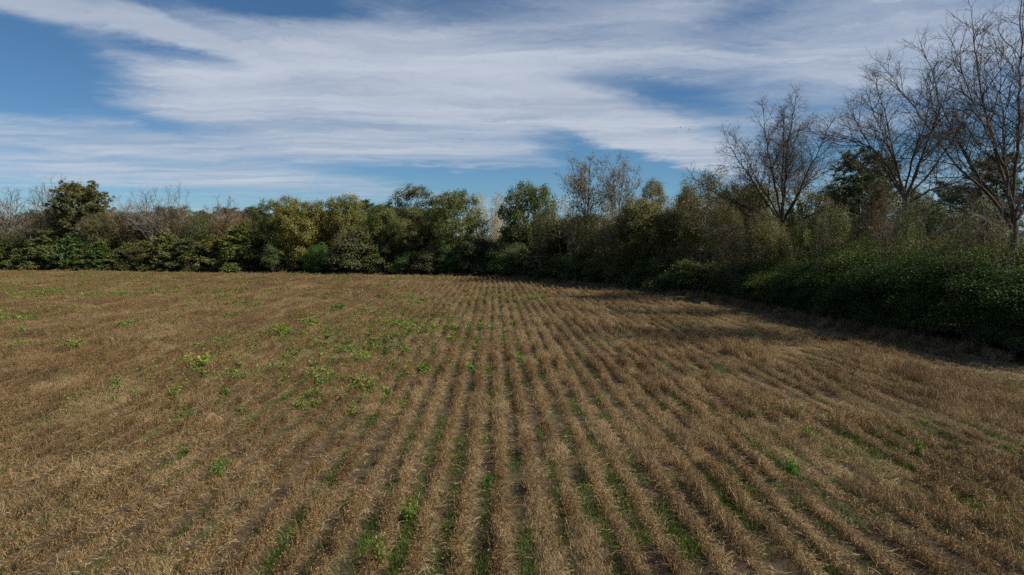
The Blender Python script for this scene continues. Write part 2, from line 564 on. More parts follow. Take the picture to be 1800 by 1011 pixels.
def row_piece(seed, L, q, wf, kind):
    """a length of one crop row: dead bean plants on the crest, straw lodged to the right of it, an open furrow before the next row.
    q thins the pieces out and wf widens them for rows far off"""
    rng = np.random.RandomState(seed)
    V, F, FS = [], [], []
    off = 0

    def add(v, f, straw=False):
        nonlocal off
        V.append(v)
        (FS if straw else F).append(f + off)
        off += len(v)
    crop, straw, low, hgt = {'crop': (1.25, 0.50, 0.8, 1.08), 'straw': (0.55, 1.5, 1.4, 0.95), 'thin': (0.45, 0.55, 0.8, 0.75), 'litter': (0.05, 0.35, 2.2, 0.55), 'lodged': (0.22, 2.3, 2.0, 0.85)}[kind]
    # uneven vigour along the row
    knots = rng.uniform(0.25, 1.4, 64)

    def vig(y):
        return np.interp(y, np.linspace(-L / 2, L / 2, max(4, int(L / 0.35))), knots[:max(4, int(L / 0.35))])
    ns = max(4, int(70 * L * q * crop))
    base = np.zeros((ns, 3))
    base[:, 0] = rng.normal(0, 0.05, ns)
    base[:, 1] = rng.uniform(-L / 2, L / 2, ns)
    h = rng.uniform(0.30, 0.60, ns) * hgt * (0.45 + 0.55 * vig(base[:, 1]))
    tip = base + np.stack([rng.normal(0.05, 0.11, ns), rng.normal(0, 0.10, ns), h], -1)
    add(*ribbons(rng, base, tip, np.full(ns, 0.013 * wf), rng.normal(0, 0.025, (ns, 3))))
    k = int(ns * 2.0)
    j = rng.randint(0, ns, k)
    u = rng.uniform(0.2, 0.95, k)[:, None]
    p = base[j] * (1 - u) + tip[j] * u
    qq = p + np.stack([rng.normal(0.04, 0.10, k), rng.normal(0, 0.09, k), rng.uniform(-0.04, 0.11, k)], -1)
    add(*ribbons(rng, p, qq, rng.uniform(0.008, 0.013, k) * wf, segs=1))
    k = int(ns * 3.6)
    j = rng.randint(0, ns, k)
    u = rng.uniform(0.1, 1.0, k)[:, None] ** 0.8
    p = base[j] * (1 - u) + tip[j] * u + rng.normal(0, 0.04, (k, 3))
    p[:, 2] = np.maximum(p[:, 2], 0.02)
    add(*leaf_quads(rng, p, rng.uniform(0.03, 0.07, k) * (0.5 + 0.5 * wf), up=0.0, aspect=0.5))
    # straw lodged off the crest, falling to the right
    k = int(150 * L * q * straw)
    y = rng.uniform(-L / 2, L / 2, k)
    vg = vig(y)
    x0 = rng.uniform(-0.25, 0.50, k) if kind == 'lodged' else rng.uniform(-0.07, 0.17, k)
    ang = rng.normal(0.0, 0.95, k)
    ln = rng.uniform(0.12, 0.34, k) * (0.6 + 0.4 * vg)
    top = (0.50 - (0.30 if kind == 'lodged' else 0.85) * np.clip(x0, 0, 1)) * rng.uniform(0.3, 1.05, k) * hgt * vg
    b0 = np.stack([x0, y, np.maximum(top * rng.uniform(0.0, 0.7, k), 0)], -1)
    tp = b0 + np.stack([np.cos(ang) * ln, np.sin(ang) * ln, -0.3 * b0[:, 2] + 0.04], -1)
    tp[:, 2] = np.maximum(tp[:, 2], 0.02)
    sag = np.zeros((k, 3))
    sag[:, 2] = np.maximum(top, 0.03) * 0.5
    add(*ribbons(rng, b0, tp, rng.uniform(0.006, 0.013, k) * wf, sag), straw=True)
    # flat litter
    k = int(70 * L * q * low)
    b0 = np.stack([rng.uniform(-0.42, 0.5, k) if kind == 'litter' else np.where(rng.rand(k) < 0.18, rng.uniform(-0.42, 0.1, k), rng.uniform(-0.05, 0.48, k)), rng.uniform(-L / 2, L / 2, k), rng.uniform(0.0, 0.07, k)], -1)
    an = rng.uniform(0, 6.28, k)
    ln = rng.uniform(0.12, 0.35, k)
    tp = b0 + np.stack([np.cos(an) * ln, np.sin(an) * ln, rng.uniform(-0.02, 0.10, k)], -1)
    sag = np.zeros((k, 3))
    sag[:, 2] = 0.03
    add(*ribbons(rng, b0, tp, rng.uniform(0.007, 0.014, k) * wf, sag), straw=True)
    return mesh_np('row_piece', np.concatenate(V), [(np.concatenate(F), M_crop, False), (np.concatenate(FS), M_straw, False)])


def grass_tuft(seed):
    rng = np.random.RandomState(seed)
    n = 46
    base = np.stack([rng.normal(0, 0.13, n), rng.normal(0, 0.2, n), np.zeros(n)], -1)
    ang = rng.uniform(0, 6.28, n)
    ln = rng.uniform(0.04, 0.14, n)
    tip = base + np.stack([np.cos(ang) * ln, np.sin(ang) * ln, rng.uniform(0.05, 0.17, n)], -1)
    v, f = ribbons(rng, base, tip, rng.uniform(0.012, 0.026, n), segs=1)
    return mesh_np('grass_tuft', v, [(f, M_grass, False)])


def weed_meshes(seed, mat, n=150, rad=0.42, h=0.5, flowers=26):
    """a rosette weed: broad leaves up a few stalks, yellow flower heads on top"""
    rng = np.random.RandomState(seed)
    st = 9
    base = np.stack([rng.normal(0, rad * 0.3, st), rng.normal(0, rad * 0.3, st), np.zeros(st)], -1)
    tip = base + np.stack([rng.normal(0, rad * 0.55, st), rng.normal(0, rad * 0.55, st), rng.uniform(0.5, 1.0, st) * h], -1)
    v1, f1 = ribbons(rng, base, tip, np.full(st, 0.018), rng.normal(0, 0.03, (st, 3)))
    j = rng.randint(0, st, n)
    u = rng.uniform(0.1, 1.0, n)[:, None]
    p = base[j] * (1 - u) + tip[j] * u
    p = p + rng.normal(0, 0.085, (n, 3))
    p[:, 2] = np.maximum(p[:, 2], 0.03)
    v2, f2 = leaf_quads(rng, p, rng.uniform(0.08, 0.17, n), up=0.8, aspect=0.62)
    leaves = mesh_np('weed_leaves', np.concatenate([v1, v2]), [(np.concatenate([f1, f2 + len(v1)]), mat, False)])
    fl = None
    if flowers:
        j = rng.randint(0, st, flowers)
        p = tip[j] + rng.normal(0, 0.07, (flowers, 3)) + np.array([0, 0, 0.09])
        v3, f3 = leaf_quads(rng, p, rng.uniform(0.03, 0.055, flowers), up=1.0, aspect=0.9)
        fl = mesh_np('weed_flowers', v3, [(f3, M_flower, False)])
    return leaves, fl


GRASS = [grass_tuft(60 + s) for s in range(5)]


def green_field(x, y):
    """how weedy the field is, 0..1"""
    n = vn[1].fb(x, y, 7.0, 3)
    band = np.exp(-((x + 7 + 0.05 * (y - 40)) / 9.0) ** 2) * np.exp(-((y - 47) / 24.0) ** 2)
    left = 0.55 * np.clip((-x - 12) / 40, 0, 1) * np.clip((y - 25) / 60, 0, 1)
    return np.clip((n - 0.60 + 0.20 * band + 0.16 * left) * 6, 0, 1)


def straw_field(x, y):
    n = vn[2].fb(x, y, 6.0, 4)
    n2 = vn[3].fb(x * 3, y, 5.0, 3)
    right = np.clip((x - 1) / 7, 0, 1)
    return np.clip((n * 0.6 + n2 * 0.4 - 0.42) * 4 + 0.70 * right - 0.02, 0, 1)


def inside(x, y, margin=0.0):
    return (y < edge_y(x) - 2.5 - margin) & ((x < edge_x(y) - 1.2 - margin) | (y > 149)) & (np.abs(x + 0.0267 * 0) < 0.84 * y + 3)


def build_field():
    rng = np.random.RandomState(5)
    cc = np.concatenate
    KINDS = ['crop'] * 5 + ['straw'] * 5 + ['thin'] * 3 + ['litter'] * 2 + ['lodged'] * 4
    zones = [(8.0, 46.4, 1.6, 1.0, 1.0), (46.4, 104.0, 3.2, 0.60, 1.35), (104.0, 200.0, 6.4, 0.34, 2.1)]
    P, T, S, I, meshes = [], [], [], [], []
    Pg, Tg, Sg, Ig = [], [], [], []
    for zi, (y0, y1, L, q, wf) in enumerate(zones):
        o = len(meshes)
        meshes += [row_piece(1000 + zi * 50 + i, L * 1.08, q, wf, k) for i, k in enumerate(KINDS)]
        xmax = 0.80 * y1 + 4
        ks = np.arange(int(-xmax / ROW), int(min(xmax, 33) / ROW) + 1)
        ny = int(round((y1 - y0) / L))
        yy = y0 + (np.arange(ny)[None] + 0.5 + rng.uniform(-0.5, 0.5, (len(ks), 1)) * 0) * L + rng.uniform(-0.1, 0.1, (len(ks), ny)) * L * 0.2
        wander = (vn[4].fb(yy * 0 + ks[:, None] * 37.0, yy, 9.0, 2) - 0.5) * 0.16
        xx = ROW0 + ks[:, None] * ROW + wander
        x, y = xx.ravel(), yy.ravel()
        keep = inside(x, y)
        x, y = x[keep], y[keep]
        n = len(x)
        right = np.clip((x - 2) / 8, 0, 1)
        x = x + rng.normal(0, 0.02, n) + rng.normal(0, 0.10, n) * right
        strip = edge_x(y) - 6.0 + (vn[5](x, y, 6) - 0.5) * 3.5 - x
        back = edge_y(x) - y
        s = straw_field(x, y)
        vigor = vn[6].fb(x * 1.3, y, 4.0, 3)
        kind = np.where(s + rng.normal(0, 0.12, n) > 0.56, 1, 0)
        kind = np.where((vigor < 0.40) & (rng.rand(n) < 0.6) | (rng.rand(n) < 0.05), 2, kind)
        lodge = vn[11].fb(x * 1.5, y, 3.4, 3)
        kind = np.where(lodge + 0.13 * right - 0.05 * (x < -6) + rng.normal(0, 0.03, n) > 0.635, 4, kind)
        kind = np.where((strip < 0) | (back < 7), 3, kind)
        first = np.array([0, 5, 10, 13, 15])[kind]
        cnt = np.array([5, 5, 3, 2, 4])[kind]
        I.append(o + first + (rng.rand(n) * cnt).astype(int))
        h = (0.48 + 0.74 * vigor) * rng.uniform(0.9, 1.1, n)
        hum = vn[10].fb(x * 1.2, y, 2.4, 2)
        h = h * (1 + (0.35 + 0.65 * right) * (hum - 0.5) * 1.7)
        h = h * np.where(x < -8, 0.9, 1.0)
        P.append(np.stack([x, y, ground_z(x, y) - 0.02], -1))
        T.append(np.zeros((n, 3)) + np.stack([rng.normal(0, 0.0, n), rng.normal(0.0, 0.10, n), rng.normal(0, 0.02, n) / L], -1))
        S.append(np.stack([rng.uniform(0.9, 1.1, n) * (1.0, 0.90, 0.82)[zi], rng.choice([-1.0, 1.0], n), h], -1))
        # short green grass in the furrows
        area = (y1 - y0) * 2 * xmax
        n = int(area * [20, 5.5, 1.1][zi])
        x = rng.uniform(-xmax, min(xmax, 33), n)
        y = rng.uniform(y0, y1, n)
        ph = ((x - ROW0) / ROW) % 1
        furrow = np.exp(-((ph - 0.74) / 0.16) ** 2)
        gn = vn[8].fb(x * 1.6, y * 0.55, 2.2, 3)
        gb = vn[9].fb(x, y, 14.0, 2)
        near = np.clip((40 - y) / 22, 0, 1)
        left = np.clip((-x - 25) / 60, 0, 1) * np.clip((y - 60) / 60, 0, 1)
        g = furrow * np.clip((gn - 0.50 + 0.12 * near + (gb - 0.5) * 0.25) * 6, 0, 1) * (0.35 + 0.65 * near) + green_field(x, y) * 0.30 + left * np.clip((gn - 0.42) * 5, 0, 1) * 0.8
        keep = inside(x, y) & (rng.rand(n) < g)
        x, y = x[keep], y[keep]
        n = len(x)
        Pg.append(np.stack([x, y, ground_z(x, y)], -1))
        Tg.append(np.stack([np.zeros(n), np.zeros(n), rng.normal(0, 0.3, n)], -1))
        sc = [0.9, 1.5, 2.8][zi] * rng.uniform(0.7, 1.3, n)
        Sg.append(np.stack([sc * 0.8, sc, rng.uniform(0.6, 1.3, n) * [1, 1.3, 1.8][zi]], -1))
        Ig.append(rng.randint(0, len(GRASS), n))
    for (X, a, b, d) in [(-11.5, 14.5, 26, 60), (-17.4, 22, 30, 45), (-4.3, 14, 27, 60), (-2.2, 13.2, 18.5, 110), (-3.2, 13, 17, 60), (-0.1, 13, 18, 80), (-1.0, 18, 24, 40), (0.9, 13, 16, 60), (4.1, 14, 17.5, 80), (5.9, 16, 20, 80), (3.2, 15, 19, 50),
                         (12.4, 15, 20, 80), (8.6, 19, 24, 50), (-8.0, 20, 30, 30), (-6.2, 24, 36, 40), (-9.5, 30, 42, 40), (-14, 28, 40, 30), (-20.5, 26, 38, 30), (10.3, 22, 27, 50), (-24, 34, 48, 30)]:
        n = int((b - a) * d * 0.24)
        X = ROW0 + (round((X - ROW0) / ROW - 0.74) + 0.74) * ROW
        y = rng.uniform(a, b, n)
        keep = rng.rand(n) < np.clip((vn[8].fb(y * 0 + X, y, 1.6, 2) - 0.28) * 4, 0, 1)
        y = y[keep]
        n = len(y)
        x = X + rng.normal(0, 0.13, n)
        Pg.append(np.stack([x, y, ground_z(x, y)], -1))
        Tg.append(np.stack([np.zeros(n), np.zeros(n), rng.normal(0, 0.5, n)], -1))
        sc = rng.uniform(0.7, 1.3, n)
        Sg.append(np.stack([sc * 0.8, sc, rng.uniform(0.6, 1.2, n)], -1))
        Ig.append(rng.randint(0, len(GRASS), n))
    print('row pieces', sum(map(len, P)), 'grass', sum(map(len, Pg)))
    scatter('dried_crop', cc(P), cc(T), cc(S), cc(I), meshes, 'rows of dead brown bean plants and lodged straw running away across the field', 'crop')
    scatter('green_grass', cc(Pg), cc(Tg), cc(Sg), cc(Ig), GRASS, 'short green grass growing in the furrows', 'grass')
    # rough grass at the foot of the wood
    e = EDGE[2:-1]
    sg = np.linalg.norm(np.diff(e, axis=0), axis=1)
    cum = np.concatenate([[0], np.cumsum(sg)])
    n = 1500
    u = rng.uniform(0, cum[-1], n)
    x = np.interp(u, cum, e[:, 0]) - rng.exponential(0.9, n) + 0.4
    y = np.interp(u, cum, e[:, 1]) - rng.exponential(0.9, n) * (u > 60)
    mg = [row_piece(1900 + i, 1.8, 0.6, 1.5, 'straw') for i in range(4)]
    scatter('margin_grass', np.stack([x, y, x * 0], -1), np.stack([x * 0, x * 0, rng.uniform(0, 6.28, n)], -1), np.stack([rng.uniform(0.8, 1.5, n), rng.uniform(0.6, 1.1, n), rng.uniform(0.5, 1.7, n)], -1), rng.randint(0, 4, n), mg,
            'rough tan grass along the foot of the wood', 'grass')
    # weeds that run together in patches
    n = 15000
    y = rng.uniform(28, 165, n)
    x = rng.uniform(-1, 1, n) * (0.8 * y + 2)
    x = np.where(x > 26, -x, x)
    x = ROW0 + (np.round((x - ROW0) / ROW - 0.66) + 0.66) * ROW + rng.normal(0, 0.17, n)
    keep = inside(x, y, 2) & (rng.rand(n) < green_field(x, y) ** 1.5 * np.where(x > 6, 0.06, 1.0) * 0.36)
    x, y = [x[keep]], [y[keep]]
    patches = [(145, 608), (132, 600), (30, 610), (80, 580), (370, 638), (388, 640), (350, 533), (480, 510), (340, 562), (500, 580), (545, 570), (590, 542), (160, 520), (240, 515), (100, 510), (40, 550), (230, 570), (417, 540), (410, 664), (436, 672),
               (590, 660), (617, 553), (713, 553), (670, 513), (610, 592), (630, 623), (683, 583), (720, 620), (665, 624), (700, 646), (725, 655), (680, 682), (733, 537), (771, 557), (785, 563), (790, 535), (800, 580), (840, 528), (855, 517), (895, 530), (922, 527),
               (966, 530), (950, 524), (845, 570), (885, 570), (865, 590), (812, 604), (650, 712), (640, 700), (560, 606), (520, 590), (640, 580), (600, 640), (575, 628), (655, 552), (690, 566), (748, 602), (765, 575), (470, 600), (620, 668), (605, 520), (700, 525),
               (60, 490), (120, 484), (250, 492), (20, 478), (180, 500), (310, 520), (330, 480), (210, 480), (20, 505), (440, 488), (540, 520)]
    for (px, py) in patches:
        Y = 1200 * CAM_H / (py - 430.0)
        k = rng.randint(6, 13)
        yy = Y + rng.normal(0, 0.035 * Y + 0.3, k)
        xx = X_at(px, Y) + rng.normal(0, 0.75 + 0.008 * Y, k) * (1.0 + 0.6 * (px < 450))
        xx = ROW0 + (np.round((xx - ROW0) / ROW - 0.66) + 0.66) * ROW + rng.normal(0, 0.15, k)
        x.append(xx)
        y.append(yy)
    x, y = cc(x), cc(y)
    n = len(x)
    var = [weed_meshes(300 + s, M_weed_fixed, 70, 0.26, 0.34, 0)[0] for s in range(4)]
    sc = rng.uniform(0.6, 1.35, n) * np.clip(0.8 + y / 200, 0.9, 1.35)
    scatter('scattered_weeds', np.stack([x, y, ground_z(x, y)], -1), np.stack([np.zeros(n), np.zeros(n), rng.uniform(0, 6.28, n)], -1),
            np.stack([sc, sc, sc], -1), rng.randint(0, 4, n), var, 'small green weeds sprinkled in patches over the field', 'weeds')


build_field()


# ------------------------------------------------------------------ trees: skeletons that grow into a crown volume
def sample_lobes(rng, lobes, n, shell=0.55):
    w = np.array([l[3] * l[4] * l[5] for l in lobes]) ** 0.8
    w /= w.sum()
    k = rng.choice(len(lobes), n, p=w)
    L = np.array([l[:6] for l in lobes])[k]
    d = norm(rng.normal(size=(n, 3)))
    r = rng.uniform(0, 1, n) ** (1 / 3.0)
    r = r * (1 - shell) + shell * (1 - 0.35 * rng.uniform(0, 1, n) ** 2)
    r = np.minimum(r, 1.0)
    return L[:, :3] + d * L[:, 3:6] * r[:, None]


def colonize(rng, attr, nodes, parents, D, di, dk, iters=90, up=0.05, jit=0.25, maxn=26000):
    pos = np.zeros((maxn, 3))
    par = np.full(maxn, -1, int)
    n = len(nodes)
    pos[:n] = nodes
    par[:n] = parents
    kids = np.zeros(maxn, int)
    A = attr.copy()
    d2 = ((A[:, None] - pos[None, :n]) ** 2).sum(-1)
    near = d2.argmin(1)
    nd = np.sqrt(d2.min(1))
    for it in range(iters):
        act = (nd < di) & (kids[near] < 3)
        if it < 25:
            act = (nd < di * 3) & (kids[near] < 3)
        if not act.any() or n > maxn - 600:
            break
        ids, inv = np.unique(near[act], return_inverse=True)
        vec = norm(A[act] - pos[near[act]])
        s = np.zeros((len(ids), 3))
        np.add.at(s, inv, vec)
        s = norm(norm(s) + rng.normal(0, jit, s.shape) + np.array([0, 0, up]))
        new = pos[ids] + s * D
        m = len(new)
        if n + m > maxn:
            break
        pos[n:n + m] = new
        par[n:n + m] = ids
        kids[ids] += 1
        dd = np.sqrt(((A[:, None] - new[None]) ** 2).sum(-1))
        j = dd.argmin(1)
        dm = dd[np.arange(len(A)), j]
        better = dm < nd
        near[better] = n + j[better]
        nd[better] = dm[better]
        n += m
        keep = nd > dk
        A, near, nd = A[keep], near[keep], nd[keep]
        if len(A) == 0:
            break
    return pos[:n], par[:n]


def radii(par, tip, p, n):
    acc = np.zeros(n)
    r = np.zeros(n)
    for i in range(n - 1, -1, -1):
        r[i] = acc[i] ** (1 / p) if acc[i] > 0 else tip
        if par[i] >= 0:
            acc[par[i]] += r[i] ** p
    return r


def tubes(pos, par, r, sides, mask):
    """tapered tubes for the masked nodes (edge parent -> node)"""
    idx = np.where(mask & (par >= 0))[0]
    pa = par[idx]
    d = norm(pos[idx] - pos[pa])
    ref = np.where(np.abs(d[:, 2:3]) > 0.9, np.array([[1.0, 0, 0]]), np.array([[0, 0, 1.0]]))
    a = norm(np.cross(d, ref))
    b = np.cross(d, a)
    th = np.arange(sides) * 2 * np.pi / sides
    ring = a[:, None] * np.cos(th)[None, :, None] + b[:, None] * np.sin(th)[None, :, None]
    r0 = np.minimum(r[pa], r[idx] * 1.35)
    bot = (pos[pa] - d * r0[:, None] * 0.3)[:, None] + ring * r0[:, None, None]
    top = pos[idx][:, None] + ring * r[idx][:, None, None]
    m = len(idx)
    v = np.concatenate([bot, top], 1).reshape(-1, 3)
    base = np.arange(m)[:, None] * (2 * sides)
    f = []
    for k in range(sides):
        k2 = (k + 1) % sides
        f.append(base + np.array([[k, k2, sides + k2, sides + k]]))
    return v, np.concatenate(f) if m else np.zeros((0, 4), int)


def trunk_line(rng, h, lean=(0, 0), step=0.9, wob=0.05):
    n = max(3, int(h / step))
    p = np.zeros((n + 1, 3))
    p[:, 2] = np.linspace(0, h, n + 1)
    u = np.linspace(0, 1, n + 1)
    p[:, 0] = lean[0] * u + np.cumsum(rng.normal(0, wob, n + 1)) * (u > 0)
    p[:, 1] = lean[1] * u + np.cumsum(rng.normal(0, wob, n + 1)) * (u > 0)
    return p


TREES = {}


def make_tree(name, seed, trunk_h, lobes, n_attr=1400, D=0.55, di=4.0, dk=0.9, tip=0.012, pipe=2.35, limbs=(), lean=(0, 0), leaves=0, leaf=(0.3, 0.5), spread=0.55,
              twigs=0, twig_len=(0.4, 0.9), twig_w=0.016, bark=None, lmat=None, shell=0.55, up=0.05, stems=None, split=0.07, lup=0.5, droop=0.0, aspect=0.62, jit=0.25, tip_sel=0.03):
    rng = np.random.RandomState(seed)
    bark = bark or M_bark_dark
    lmat = lmat or M_leaf
    nodes, pars = [], []
    for st in (stems or [((0, 0), trunk_h, lean)]):
        (bx, by), hh, ln = st
        t = trunk_line(rng, hh, ln)
        t[:, 0] += bx
        t[:, 1] += by
        o = len(nodes)
        nodes += list(t)
        pars += [-1] + list(range(o, o + len(t) - 1))
    for lm in limbs:
        lm = np.array(lm, float)
        start = int(np.argmin(((np.array(nodes) - lm[0]) ** 2).sum(-1)))
        seg = np.linalg.norm(np.diff(lm, axis=0), axis=1)
        cum = np.concatenate([[0], np.cumsum(seg)])
        k = int(cum[-1] / 0.7)
        u = np.linspace(0, cum[-1], k + 1)[1:]
        pts = np.stack([np.interp(u, cum, lm[:, c]) for c in range(3)], -1) + rng.normal(0, 0.06, (k, 3))
        prev = start
        for q in pts:
            nodes.append(q)
            pars.append(prev)
            prev = len(nodes) - 1
    A = sample_lobes(rng, lobes, n_attr, shell)
    A = A[A[:, 2] > 0.4]
    pos, par = colonize(rng, A, np.array(nodes), np.array(pars), D, di, dk, up=up, jit=jit)
    n = len(pos)
    r = radii(par, tip, pipe, n)
    big = r > min(split, 0.45 * r[0])
    v1, f1 = tubes(pos, par, r, 7, big)
    tm = mesh_np(name + '_trunk', v1, [(f1, bark, True)])
    v2, f2 = tubes(pos, par, r, 3, ~big)
    V = [v2]
    off = len(v2)
    tri = []
    tips = np.where(r <= tip_sel)[0]
    centre = pos[tips].mean(0)
    LC = np.array([l[:3] for l in lobes])
    if twigs:
        j = rng.choice(tips, twigs)
        d = norm(pos[j] - pos[par[j]]) + rng.normal(0, 0.55, (twigs, 3)) + np.array([0, 0, 0.15])
        q = pos[j] + norm(d) * rng.uniform(*twig_len, twigs)[:, None]
        v, f = ribbons(rng, pos[j], q, np.full(twigs, twig_w), rng.normal(0, 0.05, (twigs, 3)))
        V.append(v)
        tri.append(f + off)
        off += len(v)
    parts = [(f2, bark, False)]
    if tri:
        parts.append((np.concatenate(tri), bark, False))
    if leaves:
        j = rng.choice(tips, leaves)
        p = pos[j] + rng.normal(0, spread, (leaves, 3)) * np.array([1, 1, 0.75])
        if droop:
            p[:, 2] -= rng.exponential(droop, leaves)
        p[:, 2] = np.maximum(p[:, 2], 0.1)
        v, f = leaf_quads(rng, p, rng.uniform(*leaf, leaves), up=lup, aspect=aspect, out=(norm(p - LC[np.argmin(((p[:, None] - LC[None]) ** 2).sum(-1), 1)]) * 1.3 + norm(p - centre) * 0.3))
        V.append(v)
        parts.append((f + off, lmat, False))
        off += len(v)
    allv = np.concatenate(V)
    cm = mesh_np(name + '_crown', allv, parts)
    if stems is None:
        q = allv
    else:
        q = allv
    H = np.percentile(q[:, 2], 99.7)
    W = np.percentile(q[:, 0], 99.5) - np.percentile(q[:, 0], 0.5)
    TREES[name] = (tm, cm, H, W)
    return TREES[name]


def make_bare(name, seed, trunk_h, limbs, bark, tip=0.009, pipe=2.5, gaps=(0.62, 0.36, 0.24), ratio=(0.56, 0.48), leaves=0, leaf=(0.1, 0.18), twiglets=3, tw=0.013, split=0.07, up=0.10, lean=(0, 0), maxl=5.2, tlen=1.0):
    """a leafless tree: drawn limbs, side branches, twigs and twiglets, each level shorter and finer"""
    rng = np.random.RandomState(seed)
    nodes = [p for p in trunk_line(rng, trunk_h, lean, 0.8, 0.03)]
    par = [-1] + list(range(len(nodes) - 1))
    depth = [0] * len(nodes)
    axes = []
    for lm in limbs:
        lm = np.array(lm, float)
        arr = np.array(nodes[:int(trunk_h / 0.8) + 1])
        prev = int(np.argmin(((arr - lm[0]) ** 2).sum(-1)))
        seg = np.linalg.norm(np.diff(lm, axis=0), axis=1)
        cum = np.concatenate([[0], np.cumsum(seg)])
        k = max(3, int(cum[-1] / 0.55))
        u = np.linspace(0, cum[-1], k + 1)[1:]
        pts = np.stack([np.interp(u, cum, lm[:, c]) for c in range(3)], -1)
        wob = np.cumsum(rng.normal(0, 0.045, (k, 3)), 0)
        pts = pts + wob - wob.mean(0) * 0.3
        ids = [prev]
        for q in pts:
            nodes.append(q)
            par.append(prev)
            depth.append(1)
            prev = len(nodes) - 1
            ids.append(prev)
        axes.append((ids, cum[-1]))
    for lev in (0, 1, 2):
        nxt = []
        step = (0.5, 0.36, 0.30)[lev]
        for ids, L in axes:
            n = len(ids)
            if n < 2:
                continue
            seglen = L / (n - 1)
            s = L * (0.22 if lev == 0 else 0.12) + rng.uniform(0, gaps[lev])
            phi = rng.uniform(0, 6.28)
            while s < L * 1.0:
                i = min(n - 1, max(1, int(s / seglen)))
                p = nodes[ids[i]]
                ax = p - nodes[ids[i - 1]]
                ax = ax / (np.linalg.norm(ax) + 1e-9)
                phi += 2.4 + rng.normal(0, 0.5)
                t = np.cross(ax, rng.normal(size=3) * 0.15 + (0.3, 0.1, 1.0))
                t /= np.linalg.norm(t) + 1e-9
                b = np.cross(ax, t)
                side = t * math.cos(phi) + b * math.sin(phi)
                ang = rng.uniform(0.5, 0.95) * (1.0 if s < L * 0.85 else 0.6)
                d = ax * math.cos(ang) + side * math.sin(ang)
                rem = L - s
                if lev < 2:
                    ln = min(maxl, rem * ratio[lev] + (1.3, 0.7)[lev]) * rng.uniform(0.6, 1.15)
                else:
                    ln = tlen * rng.uniform(0.35, 1.0)
                m = max(2, int(ln / step))
                prev = ids[i]
                nid = [prev]
                q = p.copy()
                for j in range(m):
                    d = d + rng.normal(0, 0.16, 3)
                    d[2] += up * (1.0 if lev < 2 else 0.5)
                    d = d / np.linalg.norm(d)
                    q = q + d * (ln / m)
                    nodes.append(q)
                    par.append(prev)
                    depth.append(lev + 2)
                    prev = len(nodes) - 1
                    nid.append(prev)
                nxt.append((nid, ln))
                s += gaps[lev] * rng.uniform(0.6, 1.5)
        axes = nxt
    pos, par, depth = np.array(nodes), np.array(par), np.array(depth)
    r = radii(par, tip, pipe, len(pos))
    r = np.where(depth >= 4, np.minimum(r, tip * 1.3), r)
    big = r > split
    v1, f1 = tubes(pos, par, r, 8, big)
    tm = mesh_np(name + '_trunk', v1, [(f1, bark, True)])
    v2, f2 = tubes(pos, par, r, 3, ~big)
    V, off, parts = [v2], len(v2), [(f2, bark, False)]
    tips = np.where(depth >= 4)[0]
    k = int(len(axes) * twiglets)
    j = rng.choice(tips, k)
    d = norm(norm(pos[j] - pos[par[j]]) + rng.normal(0, 0.6, (k, 3)) + np.array([0, 0, 0.15]))
    v, f = ribbons(rng, pos[j], pos[j] + d * rng.uniform(0.2, 0.55, k)[:, None] * tlen, np.full(k, tw), segs=1)
    V.append(v)
    parts.append((f + off, bark, False))
    off += len(v)
    if leaves:
        j = rng.choice(tips, leaves)
        p = pos[j] + rng.normal(0, 0.2, (leaves, 3))
        v, f = leaf_quads(rng, p, rng.uniform(*leaf, leaves), up=0.2)
        V.append(v)
        parts.append((f + off, M_leaf, False))
    allv = np.concatenate(V)
    cm = mesh_np(name + '_crown', allv, parts)
    TREES[name] = (tm, cm, np.percentile(allv[:, 2], 99.8), np.percentile(allv[:, 0], 98.8) - np.percentile(allv[:, 0], 1.2))
    print(name, 'nodes', len(pos), 'H %.1f W %.1f r0 %.2f' % (TREES[name][2], TREES[name][3], r[0]))


def widen(limbs, f, low=0.0):
    out = []
    for l in limbs:
        n = len(l) - 1
        far = math.hypot(l[-1][0], l[-1][1])
        out.append([(p[0] * (1 + f * i / n), p[1] * (1 + f * i / n), p[2] - low * far * (i / n) ** 2) for i, p in enumerate(l)])
    return out


def fan_limbs(rng, z0, n, spread, H):
    """limbs that rise and arch out from the head of a trunk"""
    out = []
    for i in range(n):
        a = i * 2.399 + rng.uniform(-0.3, 0.3)
        w = spread * (0.15 + 0.85 * ((i + 0.5) / n)) * rng.uniform(0.85, 1.1)
        z1 = H - (H - z0) * 0.45 * (w / spread) ** 2 * rng.uniform(0.7, 1.2)
        c, s_ = math.cos(a), math.sin(a)
        out.append([(0, 0, z0 - rng.uniform(0, z0 * 0.18)), (c * w * 0.35, s_ * w * 0.35, z0 + (z1 - z0) * 0.34), (c * w * 0.7, s_ * w * 0.7, z0 + (z1 - z0) * 0.7), (c * w, s_ * w, z1)])
    return out


def lobes_round(rng, cx, cz, rx, rz, k=9, small=0.5):
    out = [(cx, 0, cz, rx * 0.7, rx * 0.7, rz * 0.72)]
    for i in range(k):
        a = i * 2.399 + rng.uniform(-0.4, 0.4)
        zz = rng.uniform(-0.65, 0.8)
        rr = math.sqrt(max(0.05, 1 - zz * zz)) * 0.66
        s = rng.uniform(0.75, 1.2) * small
        out.append((cx + math.cos(a) * rr * rx, math.sin(a) * rr * rx, cz + zz * rz * 0.72, rx * s, rx * s, rz * s * 0.8))
    return out


